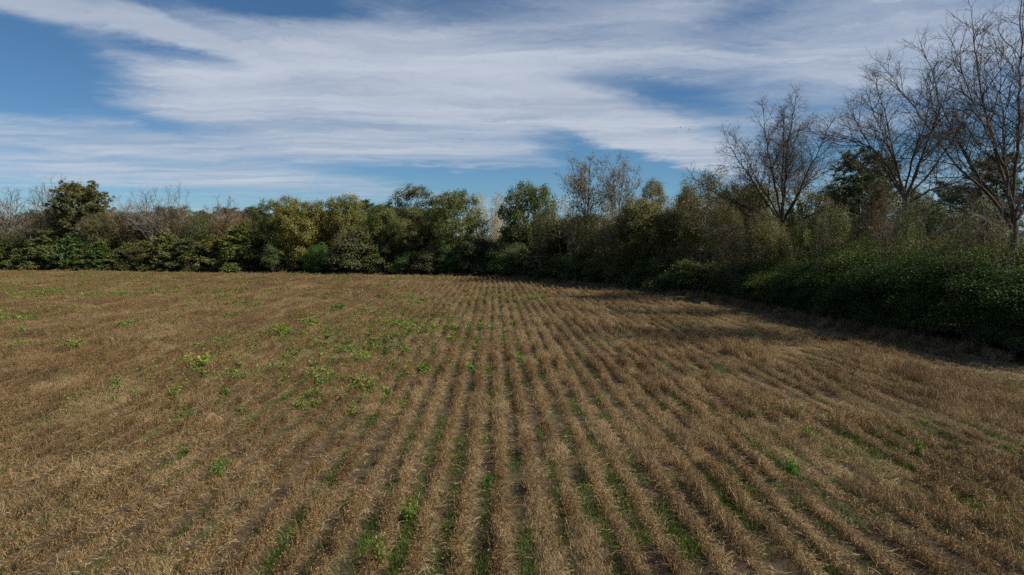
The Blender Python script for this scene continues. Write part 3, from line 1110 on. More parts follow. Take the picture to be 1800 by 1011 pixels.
def make_conifer(name, seed, H=17.0, rmax=3.4, base=0.35, n_br=70, tufts=5, tuft_n=16, needle=(0.25, 0.5), mat=None, bark=None, shape='pine'):
    rng = np.random.RandomState(seed)
    bark = bark or M_bark_pine
    mat = mat or M_needle
    t = trunk_line(rng, H, (rng.normal(0, 0.3), rng.normal(0, 0.3)), 0.8, 0.04)
    nodes = [p for p in t]
    par = [-1] + list(range(len(t) - 1))
    rad = [0.02 + 0.23 * (1 - p[2] / H) for p in t]
    ends = []
    for i in range(n_br):
        u = base + (1 - base) * (i + rng.uniform(0, 1)) / n_br
        z = u * H
        k = min(len(t) - 1, int(u * (len(t) - 1)))
        a = i * 2.399 + rng.normal(0, 0.4)
        if shape in ('pine', 'tier'):
            ln = rmax * (0.35 + 0.65 * math.sin(math.pi * min(1, (1 - u) / (1 - base) * 0.75 + 0.12))) * rng.uniform(0.6, 1.15)
            rise = rng.uniform(0.1, 0.55)
        else:
            ln = rmax * ((1 - u) / (1 - base) * 0.95 + 0.08) * rng.uniform(0.75, 1.12)
            rise = rng.uniform(-0.05, 0.35)
        m = 4
        prev = k
        p0 = t[k]
        for s in range(1, m + 1):
            f = s / m
            q = p0 + np.array([math.cos(a) * ln * f, math.sin(a) * ln * f, rise * ln * f * f + (z - t[k][2])]) + rng.normal(0, 0.07, 3)
            nodes.append(q)
            par.append(prev)
            rad.append(max(0.012, 0.055 * (1 - f)))
            prev = len(nodes) - 1
            if f > 0.4:
                for _ in range(tufts):
                    ends.append(q + rng.normal(0, 0.30, 3) * np.array([1, 1, 0.7]))
    pos, par, rad = np.array(nodes), np.array(par), np.array(rad)
    bigm = np.arange(len(pos)) < len(t)
    v1, f1 = tubes(pos, par, rad, 7, bigm)
    tm = mesh_np(name + '_trunk', v1, [(f1, bark, True)])
    v2, f2 = tubes(pos, par, rad, 3, ~bigm)
    E = np.repeat(np.array(ends), tuft_n, 0)
    d = rng.normal(size=E.shape)
    d[:, 2] = d[:, 2] * 0.7 + 0.35
    d = norm(d)
    q = E + d * rng.uniform(*needle, len(E))[:, None]
    v3, f3 = ribbons(rng, E, q, np.full(len(E), 0.06 if shape == 'pine' else 0.13), segs=1)
    cm = mesh_np(name + '_crown', np.concatenate([v2, v3]), [(f2, bark, False), (f3 + len(v2), mat, False)])
    TREES[name] = (tm, cm, np.percentile(v3[:, 2], 99.7), np.percentile(v3[:, 0], 99) - np.percentile(v3[:, 0], 1))


def make_shrub(name, seed, H=6.5, Rr=3.4, leaves=16000, leaf=(0.09, 0.15), mat=None, k=22, sticks=60, bark=None, lup=0.5):
    """a mound of overlapping leafy boughs with stems inside"""
    rng = np.random.RandomState(seed)
    mat = mat or M_glossy
    bark = bark or M_bark_grey
    lob = []
    for i in range(k):
        a = i * 2.399 + rng.normal(0, 0.3)
        u = (i + 0.5) / k
        z = H * (0.12 + 0.72 * u)
        rr = Rr * 0.78 * math.sqrt(max(0.02, 1 - (max(0, u - 0.25) / 0.8) ** 2)) * rng.uniform(0.7, 1.1)
        s = rng.uniform(0.7, 1.3)
        lob.append((math.cos(a) * rr, math.sin(a) * rr, z, 0.40 * Rr * s, 0.40 * Rr * s, 0.19 * H * s))
    w = np.array([l[3] ** 2 for l in lob])
    w /= w.sum()
    kk = rng.choice(k, leaves, p=w)
    L = np.array(lob)[kk]
    d = norm(rng.normal(size=(leaves, 3)))
    d[:, 2] = np.where(d[:, 2] < -0.2, -d[:, 2] * 0.6, d[:, 2])
    rr = 1 - 0.55 * rng.uniform(0, 1, leaves) ** 1.7 + rng.exponential(0.05, leaves)
    p = L[:, :3] + d * L[:, 3:] * rr[:, None]
    p[:, 2] = np.abs(p[:, 2]) + 0.03
    v, f = leaf_quads(rng, p, rng.uniform(*leaf, leaves), up=lup, aspect=0.6, out=d * 1.0)
    # stems reach from the root into the boughs
    nodes, par, rad = [], [], []
    for i in range(k):
        o = np.array(lob[i][:3])
        b = np.array([o[0] * 0.02, o[1] * 0.02, 0])
        m = 5
        for s in range(m + 1):
            u = s / m
            q = b * (1 - u) + o * u + np.array([0, 0, 0.4 * math.sin(math.pi * u)]) + rng.normal(0, 0.08, 3) * (u > 0)
            nodes.append(q)
            par.append(-1 if s == 0 else len(nodes) - 2)
            rad.append(0.06 * (1 - 0.75 * u))
    pos, par, rad = np.array(nodes), np.array(par), np.array(rad)
    v1, f1 = tubes(pos, par, rad, 5, par >= 0)
    tm = mesh_np(name + '_stems', v1, [(f1, bark, True)])
    parts = [(f, mat, False)]
    V = [v]
    if sticks:
        j = rng.randint(0, k, sticks)
        LL = np.array(lob)[j]
        dd = norm(rng.normal(size=(sticks, 3)) + np.array([0, 0, 0.9]))
        b = LL[:, :3] + dd * LL[:, 3:] * 0.7
        q = b + dd * rng.uniform(0.5, 1.3, sticks)[:, None]
        vs, fs = ribbons(rng, b, q, np.full(sticks, 0.02), rng.normal(0, 0.08, (sticks, 3)))
        V.append(vs)
        parts.append((fs + len(v), bark, False))
    TREES[name] = (tm, mesh_np(name + '_foliage', np.concatenate(V), parts), np.percentile(p[:, 2], 99.5), np.percentile(p[:, 0], 99) - np.percentile(p[:, 0], 1))


LEAF_GAIN = 1.6


def place(kind, name, label, cat, px, Y, top=None, width=None, color=(0.06, 0.09, 0.025), turn=None, group=None, parts=('trunk', 'crown'), height=None, wid_m=None, rx=0.0, ry=0.0, X=None, deep=None):
    tm, cm, H0, W0 = TREES[kind]
    gain = 1.55 if kind.startswith('hedge') else LEAF_GAIN
    warm = (1.02, 1.0, 0.95) if kind.startswith('hedge') else (1.03, 1.0, 0.84)
    color = tuple(c * gain * w for c, w in zip(color, warm))
    X = X_at(px, Y) if X is None else X
    H = height if height is not None else Z_at(top, Y)
    W = wid_m if wid_m is not None else (width / 1200.0 * Y if width else W0 * H / H0)
    e = bpy.data.objects.new(name, None)
    e.empty_display_size = 0.5
    COL.objects.link(e)
    e.location = (X, Y, 0)
    t = turn if turn is not None else (hash((round(X * 10), round(Y * 10))) % 628) / 100.0
    e.rotation_euler = (rx, ry, t)
    e.scale = (W / W0, (deep or W) / W0, H / H0)
    tag(e, label, cat, group)
    obj(parts[0], tm, e, color=color)
    obj(parts[1], cm, e, color=color)
    return e


def build_variants():
    rng = np.random.RandomState(77)
    # large bare trees of the right-hand edge, each its own skeleton
    make_bare('bare_round', 11, 9.6,
              widen([[(0, 0, 9.0), (-1.6, 0.3, 12), (-2.9, 0.3, 16), (-3.9, 0.5, 20.5)], [(0, 0, 9.5), (0.2, 0, 13), (0.4, 0.3, 18), (0.7, 0, 24)], [(0, 0, 9.0), (1.3, -0.4, 12.5), (2.2, -0.8, 17), (3.0, -1, 22)],
               [(0, 0, 8.5), (-2.2, 0.6, 10.8), (-4.6, 1, 13.2), (-6.2, 1.2, 17.0)], [(0, 0, 8.6), (2.5, -0.5, 10.3), (4.6, -1, 12.6), (5.8, -1, 15.5)], [(0, 0, 9.2), (-0.6, -1.5, 13), (-1.2, -2.6, 18), (-1.4, -3.2, 22)],
               [(0, 0, 9.2), (0.8, 1.8, 13), (1.6, 3, 18), (2.0, 3.4, 21.5)], [(0, 0, 8.0), (-2.6, -1, 9.0), (-5.0, -1.5, 9.4), (-6.6, -1.6, 10.6)], [(0, 0, 9.3), (-1.0, 1.6, 13), (-2.0, 3.0, 18), (-2.3, 3.5, 21)],
               [(0, 0, 9.0), (2.0, 1.6, 12.5), (4.0, 2.4, 16.5), (4.9, 2.6, 19)], [(0, 0, 7.6), (2.2, 0.8, 8.6), (4.6, 1.2, 9.6), (6.4, 1.4, 11.4)], [(0, 0, 9.4), (-0.8, 0, 14), (-1.5, -0.2, 19), (-1.6, 0, 23.4)]], 0.55, 0.3), up=0.05, bark=M_bark_dark, leaves=2600, leaf=(0.09, 0.18), gaps=(0.50, 0.34, 0.25), tw=0.013, pipe=2.46, tip=0.007, twiglets=2.2)
    make_bare('bare_fan', 12, 11.0,
              widen([[(0, 0, 10.5), (-1.0, 0, 13), (-2.2, 0, 15.3), (-3.8, 0.3, 16.4), (-5.6, 0.3, 17.0)], [(0, 0, 10.8), (-0.6, 0.4, 14), (-1.0, 0.6, 17.5), (-1.8, 0.6, 21.6)], [(0, 0, 11), (0.6, 0, 14.5), (1.2, -0.2, 18), (1.5, -0.2, 22)],
               [(0, 0, 10.5), (1.6, 0, 12.6), (3.0, 0.2, 15.6), (3.9, 0.2, 20)], [(0, 0, 10.2), (1.8, -0.3, 11.4), (4.2, -0.5, 12.6), (6.2, -0.5, 14)], [(0, 0, 10.6), (0.2, -1.4, 14), (0.6, -2.6, 18), (0.6, -3, 20.5)], [(0, 0, 10.6), (-0.8, 1.8, 14), (-1.6, 3.0, 17.5), (-2, 3.4, 20)],
               [(0, 0, 10.7), (-1.4, -0.6, 14.2), (-2.8, -1.0, 17.6), (-3.6, -1.2, 20.4)], [(0, 0, 10.7), (1.8, 1.0, 14.2), (3.8, 1.6, 16.8), (5.2, 1.8, 18.2)]], 0.35, 0.1), up=0.045, bark=M_bark_dark, leaves=60, gaps=(0.48, 0.32, 0.23), tw=0.0125, pipe=2.46, tip=0.0062, twiglets=1.8, maxl=4.4)
    make_bare('bare_giant', 13, 8.5,
              widen([[(0, 0, 8.0), (-2.2, -0.2, 10.6), (-4.2, -0.2, 13.2), (-5.6, 0, 16.4), (-6.6, 0, 19)], [(0, 0, 8.5), (-1.1, 0, 13), (-1.7, 0.2, 17), (-2.0, 0.2, 23)], [(0, 0, 8.5), (0.2, 0, 14), (0.2, 0.3, 19), (0.3, 0.3, 26)],
               [(0, 0, 8.2), (2.0, 0, 12), (3.6, 0.3, 17), (4.4, 0.3, 22)], [(0, 0, 7.5), (-2.4, -0.6, 8.8), (-4.6, -1, 9.8), (-6.2, -1, 11.2)], [(0, 0, 8.4), (-0.4, -1.8, 13), (-0.6, -3, 18), (-0.7, -3.3, 22)], [(0, 0, 8.4), (0.8, 1.8, 13), (1.4, 3, 18), (1.6, 3.2, 22)],
               [(0, 0, 8.3), (-2.0, 0.9, 12.5), (-3.3, 1.4, 17), (-4.0, 1.6, 21)], [(0, 0, 8.3), (-1.4, -1.2, 11.6), (-3.4, -1.8, 15), (-4.8, -2, 19.4)]], 0.25, 0.05), up=0.06, bark=M_bark_dark, leaves=150, leaf=(0.10, 0.17), gaps=(0.60, 0.38, 0.27), tw=0.011, pipe=2.46, tip=0.0062, twiglets=1.8)
    # the pair with a few leaves left
    for nm, s, ln in (('sparse_a', 14, (-2.4, 0)), ('sparse_b', 15, (0.8, 0))):
        fl = [[(p[0] + ln[0], p[1], p[2]) for p in l] for l in fan_limbs(rng, 8.6, 11, 4.8, 18.6)]
        make_bare(nm, s, 8.6, fl, M_bark_dark, tip=0.009, pipe=2.6, gaps=(1.0, 0.62, 0.46), leaves=2600, leaf=(0.15, 0.28), tw=0.02, lean=ln, twiglets=1.5, maxl=4)
    # bare far trees
    make_bare('bare_far_a', 16, 5.5, fan_limbs(rng, 5.5, 9, 3.8, 15.5), M_bark_grey, tip=0.011, gaps=(0.95, 0.58, 0.44), tw=0.018, twiglets=2, maxl=4)
    make_bare('bare_far_b', 17, 3.0, [[(0, 0, 2.6), (-0.8, 0, 6), (-1.8, 0.2, 10), (-3.2, 0.2, 14.5)], [(0, 0, 3), (0.8, 0, 7), (1.4, 0.2, 11), (2.0, 0.2, 15.6)], [(0, 0, 3), (0, 0.5, 8), (-0.4, 1, 12), (-0.6, 1.2, 15)], [(0, 0, 2.8), (1.4, -0.4, 6), (2.8, -0.6, 9.5), (3.9, -0.6, 13.5)], [(0, 0, 3), (-1.6, -0.8, 6.4), (-3.2, -1.2, 9.4), (-4.0, -1.2, 11.5)]],
              M_bark_grey, tip=0.011, gaps=(0.9, 0.56, 0.42), tw=0.018, twiglets=2, maxl=4)
    # leafy broad-crowned trees
    for i in range(4):
        make_tree('oak_%d' % i, 20 + i, 3.6, lobes_round(rng, 0, 9.2, 6.2, 7.2, 12, 0.46) + [(3 * math.cos(i * 2.0), 3 * math.sin(i * 2.0), 3.8, 3.0, 3.0, 2.2), (-3.2, 1, 4.2, 2.8, 2.8, 2.4)], n_attr=1250, D=0.65, di=5, dk=1.0, tip=0.02, leaves=24000,
                  leaf=(0.20, 0.40), spread=0.42, bark=M_bark_dark, shell=0.7)
    for i in range(2):
        make_tree('oak_open_%d' % i, 30 + i, 6.5, [(-4.2, 0, 11.2, 1.9, 1.9, 1.5), (-1.8, 0, 14.2, 1.8, 2, 1.5), (0.8, 0, 15.6, 2.4, 2.2, 1.6), (3.8, 0, 14.2, 2.2, 2, 1.5), (0.2, 2.2, 12, 2.5, 2.4, 1.8), (0.4, -2.3, 11, 2.7, 2.4, 1.8), (2.8, -1, 9.6, 2.6, 2.4, 2.0), (-2.4, 1, 8.6, 2.6, 2.4, 1.8)],
                  n_attr=800, D=0.6, di=5, dk=0.85, tip=0.022, leaves=13000, leaf=(0.18, 0.34), spread=0.40, bark=M_bark_dark, shell=0.5)
    # slender trees with thin tan or yellow leaf
    for i in range(3):
        make_tree('thin_%d' % i, 40 + i, 6.0, [(0, 0, 10.5, 2.3, 2.3, 4.2), (-1.6, 0, 8.6, 1.8, 1.8, 3.2), (1.7, 0, 9.0, 1.8, 1.8, 3.4)], n_attr=600, D=0.5, di=4, dk=0.8, tip=0.018,
                  stems=[((-0.08, 0), 6.5, (-1.6, 0)), ((0.05, 0.08), 7.5, (0.5, 0.5)), ((0.08, -0.05), 6, (1.9, -0.3))], twigs=1200, twig_w=0.024, leaves=[1500, 2600, 900][i], leaf=(0.16, 0.30), spread=0.4, bark=M_bark_pale, up=0.35)
    # trees wrapped in brown vines
    for i in range(2):
        make_tree('viny_%d' % i, 50 + i, 5.0, lobes_round(rng, 0, 8.2, 3.6, 5.8, 9, 0.5) + [(0, 0, 3.2, 2.8, 2.8, 2.6)], n_attr=1100, D=0.55, di=4, dk=0.8, tip=0.018, twigs=2600, twig_len=(0.4, 1.1), twig_w=0.022, leaves=14000,
                  leaf=(0.13, 0.26), spread=0.36, droop=0.45, bark=M_bark_grey, shell=0.6)
    # conifers
    make_conifer('pine_a', 61, 17, 3.5, 0.34, 70, 9, 20, (0.28, 0.52))
    make_conifer('pine_b', 62, 16, 3.0, 0.22, 76, 9, 20, (0.28, 0.5))
    make_conifer('cedar_tall', 63, 15, 5.4, 0.36, 110, 9, 22, (0.25, 0.55), shape='tier', bark=M_bark_grey)
    make_conifer('cedar_bush_a', 64, 8, 3.8, 0.03, 90, 5, 16, (0.25, 0.55), shape='cedar', bark=M_bark_grey)
    make_conifer('cedar_bush_b', 65, 7, 4.2, 0.02, 80, 5, 16, (0.25, 0.6), shape='cedar', bark=M_bark_grey)
    # shrubs
    for i in range(4):
        make_shrub('hedge_%d' % i, 70 + i, 6.6, 3.4, 25000, (0.09, 0.17), M_glossy, 26, 40)
    for i in range(3):
        make_shrub('thicket_%d' % i, 80 + i, 5.5, 3.6, 9000, (0.18, 0.34), M_leaf, 18, 60)
    # bare bushes of pale sticks
    for i in range(2):
        make_tree('bare_bush_%d' % i, 90 + i, 1.5, [(-1.8, 0, 4.0, 1.8, 1.8, 2.2), (1.6, 0, 4.4, 1.9, 1.8, 2.4), (0, 0, 5.2, 2.0, 2.0, 2.2)], n_attr=420, D=0.45, di=4, dk=0.7, tip=0.016,
                  stems=[((-0.05, 0), 2.0, (-1.0, 0)), ((0.05, 0.04), 2.4, (0.7, 0.4)), ((0, -0.05), 2.0, (0.4, -0.7))], twigs=700, twig_w=0.02, leaves=220, leaf=(0.1, 0.2), bark=M_bark_mid, up=0.10)


build_variants()

# leaf colours (real-world reflectance)
OLIVE = (0.115, 0.115, 0.030)
OLIVE_Y = (0.125, 0.120, 0.030)
OAK = (0.080, 0.098, 0.028)
DARK = (0.042, 0.068, 0.022)
DEEP = (0.030, 0.060, 0.020)
CEDAR = (0.082, 0.094, 0.033)
PINE = (0.045, 0.075, 0.030)
RUST = (0.22, 0.10, 0.035)
TAN = (0.25, 0.175, 0.08)
YELL = (0.30, 0.215, 0.06)
BROWN = (0.125, 0.098, 0.045)
ORD = ['first', 'second', 'third', 'fourth', 'fifth', 'sixth', 'seventh', 'eighth', 'ninth', 'tenth', 'eleventh', 'twelfth', 'thirteenth', 'fourteenth', 'fifteenth', 'sixteenth', 'seventeenth', 'eighteenth', 'nineteenth', 'twentieth', 'twenty-first', 'twenty-second', 'twenty-third', 'twenty-fourth']


def build_trees():
    G_L, G_M, G_R = 'trees along the left far edge', 'trees along the far middle edge', 'trees along the right edge'
    # --- left far edge
    place('oak_2', 'round_tree', 'dark round evergreen tree cut by the left picture edge, beyond the field corner', 'tree', 2, 262, 366, 52, DARK, group=G_L)
    place('bare_far_a', 'bare_tree', 'pale bare tree nearest the left picture edge, leaning trunk', 'tree', 42, 200, 330, 62, BROWN, turn=0.4, group=G_L, ry=R(-4))
    place('bare_far_b', 'bare_tree', 'pale bare forked tree just left of the tiered dark cedar', 'tree', 88, 203, 324, 66, BROWN, turn=0.0, group=G_L, ry=R(-5))
    place('bare_far_a', 'bare_tree', 'tall pale bare tree showing above the tiered dark cedar', 'tree', 122, 216, 312, 62, BROWN, turn=2.0, group=G_L)
    place('bare_far_b', 'bare_tree', 'bare twiggy tree peeping out behind the right side of the tiered cedar', 'tree', 172, 218, 319, 52, BROWN, turn=2.9, group=G_L)
    place('cedar_tall', 'cedar_tree', 'tall dark tiered cedar with flat spreading crown, left far edge', 'tree', 148, 193, 322, 84, (0.082, 0.078, 0.030), group=G_L)
    place('bare_far_b', 'bare_tree', 'small pale bare tree midway between the cedar and the rusty tree', 'tree', 232, 192, 341, 60, BROWN, turn=1.0, group=G_L)
    place('bare_far_a', 'bare_tree', 'pale bare tree leaning left towards the cedar', 'tree', 286, 190, 333, 62, BROWN, turn=0.3, group=G_L, ry=R(-11))
    place('bare_far_b', 'bare_tree', 'tallest pale bare tree right of the cedar, forked and upright', 'tree', 309, 192, 322, 66, BROWN, turn=0.2, group=G_L)
    place('bare_far_a', 'bare_tree', 'lone pale bare crown above the rust-coloured tree', 'tree', 404, 196, 344, 56, BROWN, turn=1.4, group=G_L)
    place('viny_0', 'rusty_tree', 'rust-leaved tree at the foot of the tallest pale bare tree', 'tree', 322, 194, 363, 56, (0.125, 0.09, 0.038), group=G_L)
    place('viny_1', 'rusty_tree', 'wide rust-orange leaved tree left of the olive oaks', 'tree', 412, 186, 374, 74, (0.135, 0.085, 0.034), group=G_L)
    for i, (px, top, w, c, kd) in enumerate([(195, 368, 66, (0.10, 0.095, 0.038), 'viny_1'), (240, 370, 70, BROWN, 'viny_0'), (283, 374, 68, (0.09, 0.092, 0.038), 'viny_1'), (362, 372, 70, (0.08, 0.092, 0.032), 'viny_0'), (92, 376, 70, (0.07, 0.075, 0.03), 'viny_0'), (48, 398, 62, (0.085, 0.085, 0.036), 'viny_1')]):
        place(kd, 'brushy_tree', ['dull brown brushy tree directly right of the tiered cedar', 'brown brushy tree below the small pale bare tree', 'brown brushy tree below the left-leaning bare tree', 'olive brushy tree between the two rusty trees',
                                  'dark brushy tree below the forked bare tree left of the cedar', 'brushy tree below the bare tree nearest the left picture edge'][i], 'tree', px, 190 + (i % 3) * 2, top, w, c, group=G_L)
    lb = [(24, 424, 52, CEDAR), (62, 414, 56, CEDAR), (104, 402, 62, CEDAR), (146, 412, 56, (0.055, 0.085, 0.026)), (186, 424, 46, (0.06, 0.095, 0.022)), (233, 428, 52, CEDAR), (266, 424, 50, (0.085, 0.090, 0.028)), (306, 408, 64, (0.09, 0.095, 0.03)), (344, 420, 58, (0.06, 0.07, 0.03)),
          (378, 414, 62, (0.10, 0.098, 0.03)), (432, 398, 74, (0.085, 0.10, 0.028))]
    for i, (px, top, w, c) in enumerate(lb):
        Y = edge_y(X_at(px, 185)) + 1.5 + (i % 2)
        place(['cedar_bush_a', 'cedar_bush_b'][i % 2], 'cedar_bush', '%s cedar bush from the left along the far field edge, foliage down to the ground' % ORD[i], 'bush', px, Y, top, w * 1.25, c, group='cedar bushes along the left far edge')
    place('thicket_1', 'rusty_bush', 'low rust-brown bush at the field edge between cedar bushes', 'bush', 203, 186.0, 452, 34, (0.20, 0.10, 0.035), parts=('stems', 'foliage'))
    # --- far middle edge
    place('oak_open_0', 'oak_tree', 'dark thin-topped oak left of the big yellow-olive oak', 'tree', 474, 176, 352, 84, OAK, turn=0.3, group=G_M)
    place('oak_0', 'oak_tree', 'big yellow-olive oak with lumpy crown reaching down to the field', 'tree', 532, 170, 347, 96, OLIVE_Y, group=G_M)
    place('oak_1', 'oak_tree', 'dull olive oak right of the big yellow-olive oak', 'tree', 603, 173, 345, 84, OLIVE, group=G_M)
    place('pine_b', 'pine_tree', 'dark green pine top poking up between dull olive oaks', 'tree', 640, 184, 353, 56, PINE, group=G_M)
    place('pine_a', 'pine_tree', 'smaller dark pine top just left of the open-crowned oak', 'tree', 672, 186, 358, 46, PINE, group=G_M)
    place('oak_3', 'oak_tree', 'round olive oak standing in front of the open-crowned oak', 'tree', 668, 165, 364, 88, (0.100, 0.108, 0.032), group=G_M)
    place('oak_open_1', 'oak_tree', 'tallest open-crowned oak with separate leafy clumps against the sky', 'tree', 720, 168, 326, 108, (0.07, 0.078, 0.026), turn=0.1, group=G_M)
    place('oak_2', 'oak_tree', 'olive oak below the open-crowned oak, hanging grey-green boughs', 'tree', 716, 161, 384, 80, (0.095, 0.10, 0.035), group=G_M)
    place('oak_1', 'oak_tree', 'broad green oak with dark trunk left of the pale tan trees', 'tree', 802, 159, 335, 98, (0.085, 0.10, 0.028), turn=2.2, group=G_M)
    place('thin_1', 'slender_tree', 'left of the two yellow-tan slender trees behind the oaks', 'tree', 843, 178, 338, 44, YELL, group=G_M)
    place('thin_1', 'slender_tree', 'right of the two yellow-tan slender trees behind the oaks', 'tree', 876, 174, 338, 46, YELL, turn=1.3, group=G_M)
    place('thin_2', 'slender_tree', 'grey leafless slender tree in the gap below the yellow-tan tops', 'tree', 862, 158, 372, 46, TAN, turn=0.7, group=G_M)
    place('oak_0', 'oak_tree', 'dark green oak right of the yellow-tan slender trees', 'tree', 927, 150, 320, 92, (0.066, 0.085, 0.024), turn=1.1, group=G_M)
    place('thin_0', 'slender_tree', 'cluster of pale slender stems left of the two sparse-leaved crowns', 'tree', 988, 132, 344, 62, (0.14, 0.12, 0.045), group=G_M)
    place('thin_2', 'slender_tree', 'pale slender stems directly under the left sparse-leaved crown', 'tree', 1022, 128, 366, 52, (0.14, 0.12, 0.045), turn=2.0, group=G_M)
    sh = [(486, 428, 44, 'thicket_0', (0.06, 0.085, 0.028)), (560, 428, 48, 'thicket_1', (0.05, 0.105, 0.022)), (622, 404, 84, 'thicket_2', (0.075, 0.08, 0.034)), (672, 426, 60, 'thicket_0', (0.08, 0.09, 0.03)), (716, 438, 54, 'thicket_1', (0.05, 0.085, 0.022)), (756, 436, 56, 'thicket_2', (0.07, 0.07, 0.034)),
          (792, 432, 48, 'thicket_0', (0.045, 0.085, 0.022)), (836, 416, 72, 'thicket_1', (0.045, 0.055, 0.028)), (880, 424, 56, 'thicket_2', DARK), (912, 428, 56, 'thicket_0', (0.055, 0.075, 0.026))]
    for i, (px, top, w, k, c) in enumerate(sh):
        Y = edge_y(X_at(px, 155)) + 1.2
        place(k, 'shrub', '%s shrub from the left at the foot of the far middle oaks' % ORD[i], 'shrub', px, Y, top, w, c, group='shrubs at the foot of the far middle trees', parts=('stems', 'foliage'))
    # --- the wood bends towards the camera
    place('sparse_a', 'sparse_tree', 'left of two tall sparse-leaved trees, trunk leaning left, brown leaves against sky', 'tree', 1064, 124, 273, None, (0.17, 0.12, 0.045), turn=0.0, group=G_R, wid_m=9.4)
    place('sparse_b', 'sparse_tree', 'right of two tall sparse-leaved trees, straight trunk, brown leaves against sky', 'tree', 1076, 122, 271, None, (0.17, 0.12, 0.045), turn=0.0, group=G_R, wid_m=9.2)
    place('thin_0', 'slender_tree', 'pale tan bare-topped tree behind the right sparse-leaved tree', 'tree', 1106, 138, 342, 56, TAN, turn=0.5, group=G_R)
    place('oak_open_1', 'oak_tree', 'brown-green oak just right of the two sparse-leaved trees', 'tree', 1146, 116, 315, 80, (0.105, 0.098, 0.034), turn=0.9, group=G_R)
    place('viny_0', 'viny_tree', 'low grey-brown tree under the right sparse-leaved tree', 'tree', 1096, 112, 362, 100, (0.100, 0.096, 0.038), turn=0.9, group=G_R)
    place('oak_2', 'oak_tree', 'dim grey-olive spreading tree under the brown-green oak', 'tree', 1150, 107, 350, 122, (0.098, 0.096, 0.038), turn=2.5, group=G_R)
    for (px, Y, top, w, k, c, lab) in [(962, 134, 366, 60, 'viny_1', (0.10, 0.10, 0.034), 'olive brushy tree touching the right side of the dark green oak'), (1010, 126, 352, 60, 'thin_1', (0.13, 0.115, 0.04), 'slender olive-leaved tree in front of the left sparse-leaved tree'),
                                       (1070, 116, 356, 66, 'thin_1', (0.12, 0.11, 0.04), 'slender olive-leaved tree between the two sparse-leaved trunks'), (1120, 110, 352, 70, 'viny_1', (0.105, 0.10, 0.036), 'olive brushy tree left under the brown-green oak'),
                                       (1180, 105, 346, 74, 'thin_1', (0.12, 0.108, 0.04), 'slender brownish tree right of the brown-green oak'), (1275, 90, 344, 66, 'viny_1', (0.11, 0.105, 0.034), 'olive viny tree hugging the right side of the tall viny tree')]:
        place(k, 'leafy_tree', lab, 'tree', px, Y, top, w, c, group=G_R)
    place('viny_1', 'viny_tree', 'dark viny tree right of the pale slender stem cluster', 'tree', 1046, 122, 366, 80, (0.092, 0.10, 0.034), turn=1.9, group=G_R)
    place('viny_0', 'viny_tree', 'tall brown-green viny tree left of the big round bare tree', 'tree', 1240, 99, 296, 100, (0.125, 0.112, 0.04), turn=2.1, group=G_R)
    place('viny_1', 'viny_tree', 'brown viny tree between the grey-olive tree and the tall viny tree', 'tree', 1204, 104, 346, 80, (0.12, 0.105, 0.042), turn=0.2, group=G_R)
    # --- right edge
    place('bare_round', 'bare_tree', 'large round-crowned bare tree with dark trunk, left of the pine', 'tree', 1378, 82, 160, 292, (0.085, 0.058, 0.035), turn=0.0, group=G_R)
    place('oak_0', 'oak_tree', 'yellow-green leafy tree behind the left limbs of the round bare tree', 'tree', 1326, 96, 318, 92, (0.12, 0.115, 0.03), turn=0.4, group=G_R)
    place('oak_3', 'oak_tree', 'yellow-green leafy tree behind the right limbs of the round bare tree', 'tree', 1426, 95, 330, 86, (0.125, 0.12, 0.028), turn=1.4, group=G_R)
    place('viny_1', 'viny_tree', 'green vine-wrapped growth on the right of the round bare tree trunk', 'tree', 1410, 79, 372, 52, (0.080, 0.10, 0.026), turn=1.1, group=G_R)
    place('viny_0', 'viny_tree', 'grey brushy tree at the left foot of the round bare tree', 'tree', 1318, 80, 394, 84, (0.085, 0.085, 0.04), turn=1.6, group=G_R)
    place('pine_b', 'pine_tree', 'large dark pine between the round bare tree and the fan-shaped bare tree', 'tree', 1512, 80, 264, 98, (0.060, 0.082, 0.034), turn=0.4, group=G_R)
    place('pine_a', 'pine_tree', 'pine directly behind the trunk of the fan-shaped bare tree', 'tree', 1556, 84, 274, 78, (0.06, 0.075, 0.032), turn=1.4, group=G_R)
    place('viny_0', 'viny_tree', 'brown vine-hung tree in front of the large dark pine', 'tree', 1540, 66, 318, 66, (0.11, 0.080, 0.040), turn=0.4, group=G_R)
    place('bare_fan', 'bare_tree', 'fan-shaped bare tree with grey limbs spreading from one trunk', 'tree', 1598, 62, 114, 310, (0.2, 0.16, 0.03), turn=0.0, group=G_R)
    place('viny_1', 'viny_tree', 'green vines climbing the trunk of the fan-shaped bare tree', 'tree', 1602, 60, 352, 58, (0.075, 0.095, 0.026), turn=0.8, group=G_R)
    place('pine_a', 'pine_tree', 'small distant pine between the fan-shaped and the giant bare tree', 'tree', 1678, 92, 318, 76, PINE, turn=2.4, group=G_R)
    place('thicket_2', 'vine_mound', 'dark green rounded vine mound below the small distant pine', 'bush', 1664, 60, 366, 78, DEEP, group=None, parts=('stems', 'foliage'))
    place('pine_b', 'pine_tree', 'dark pine behind the giant bare tree at the right picture edge', 'tree', 1758, 70, 268, 96, (0.045, 0.065, 0.032), turn=2.0, group=G_R)
    place('bare_giant', 'bare_tree', 'giant bare tree rising out of the picture at the right edge', 'tree', 1796, 46, -70, None, (0.26, 0.20, 0.03), turn=0.0, group=G_R, wid_m=16.0)
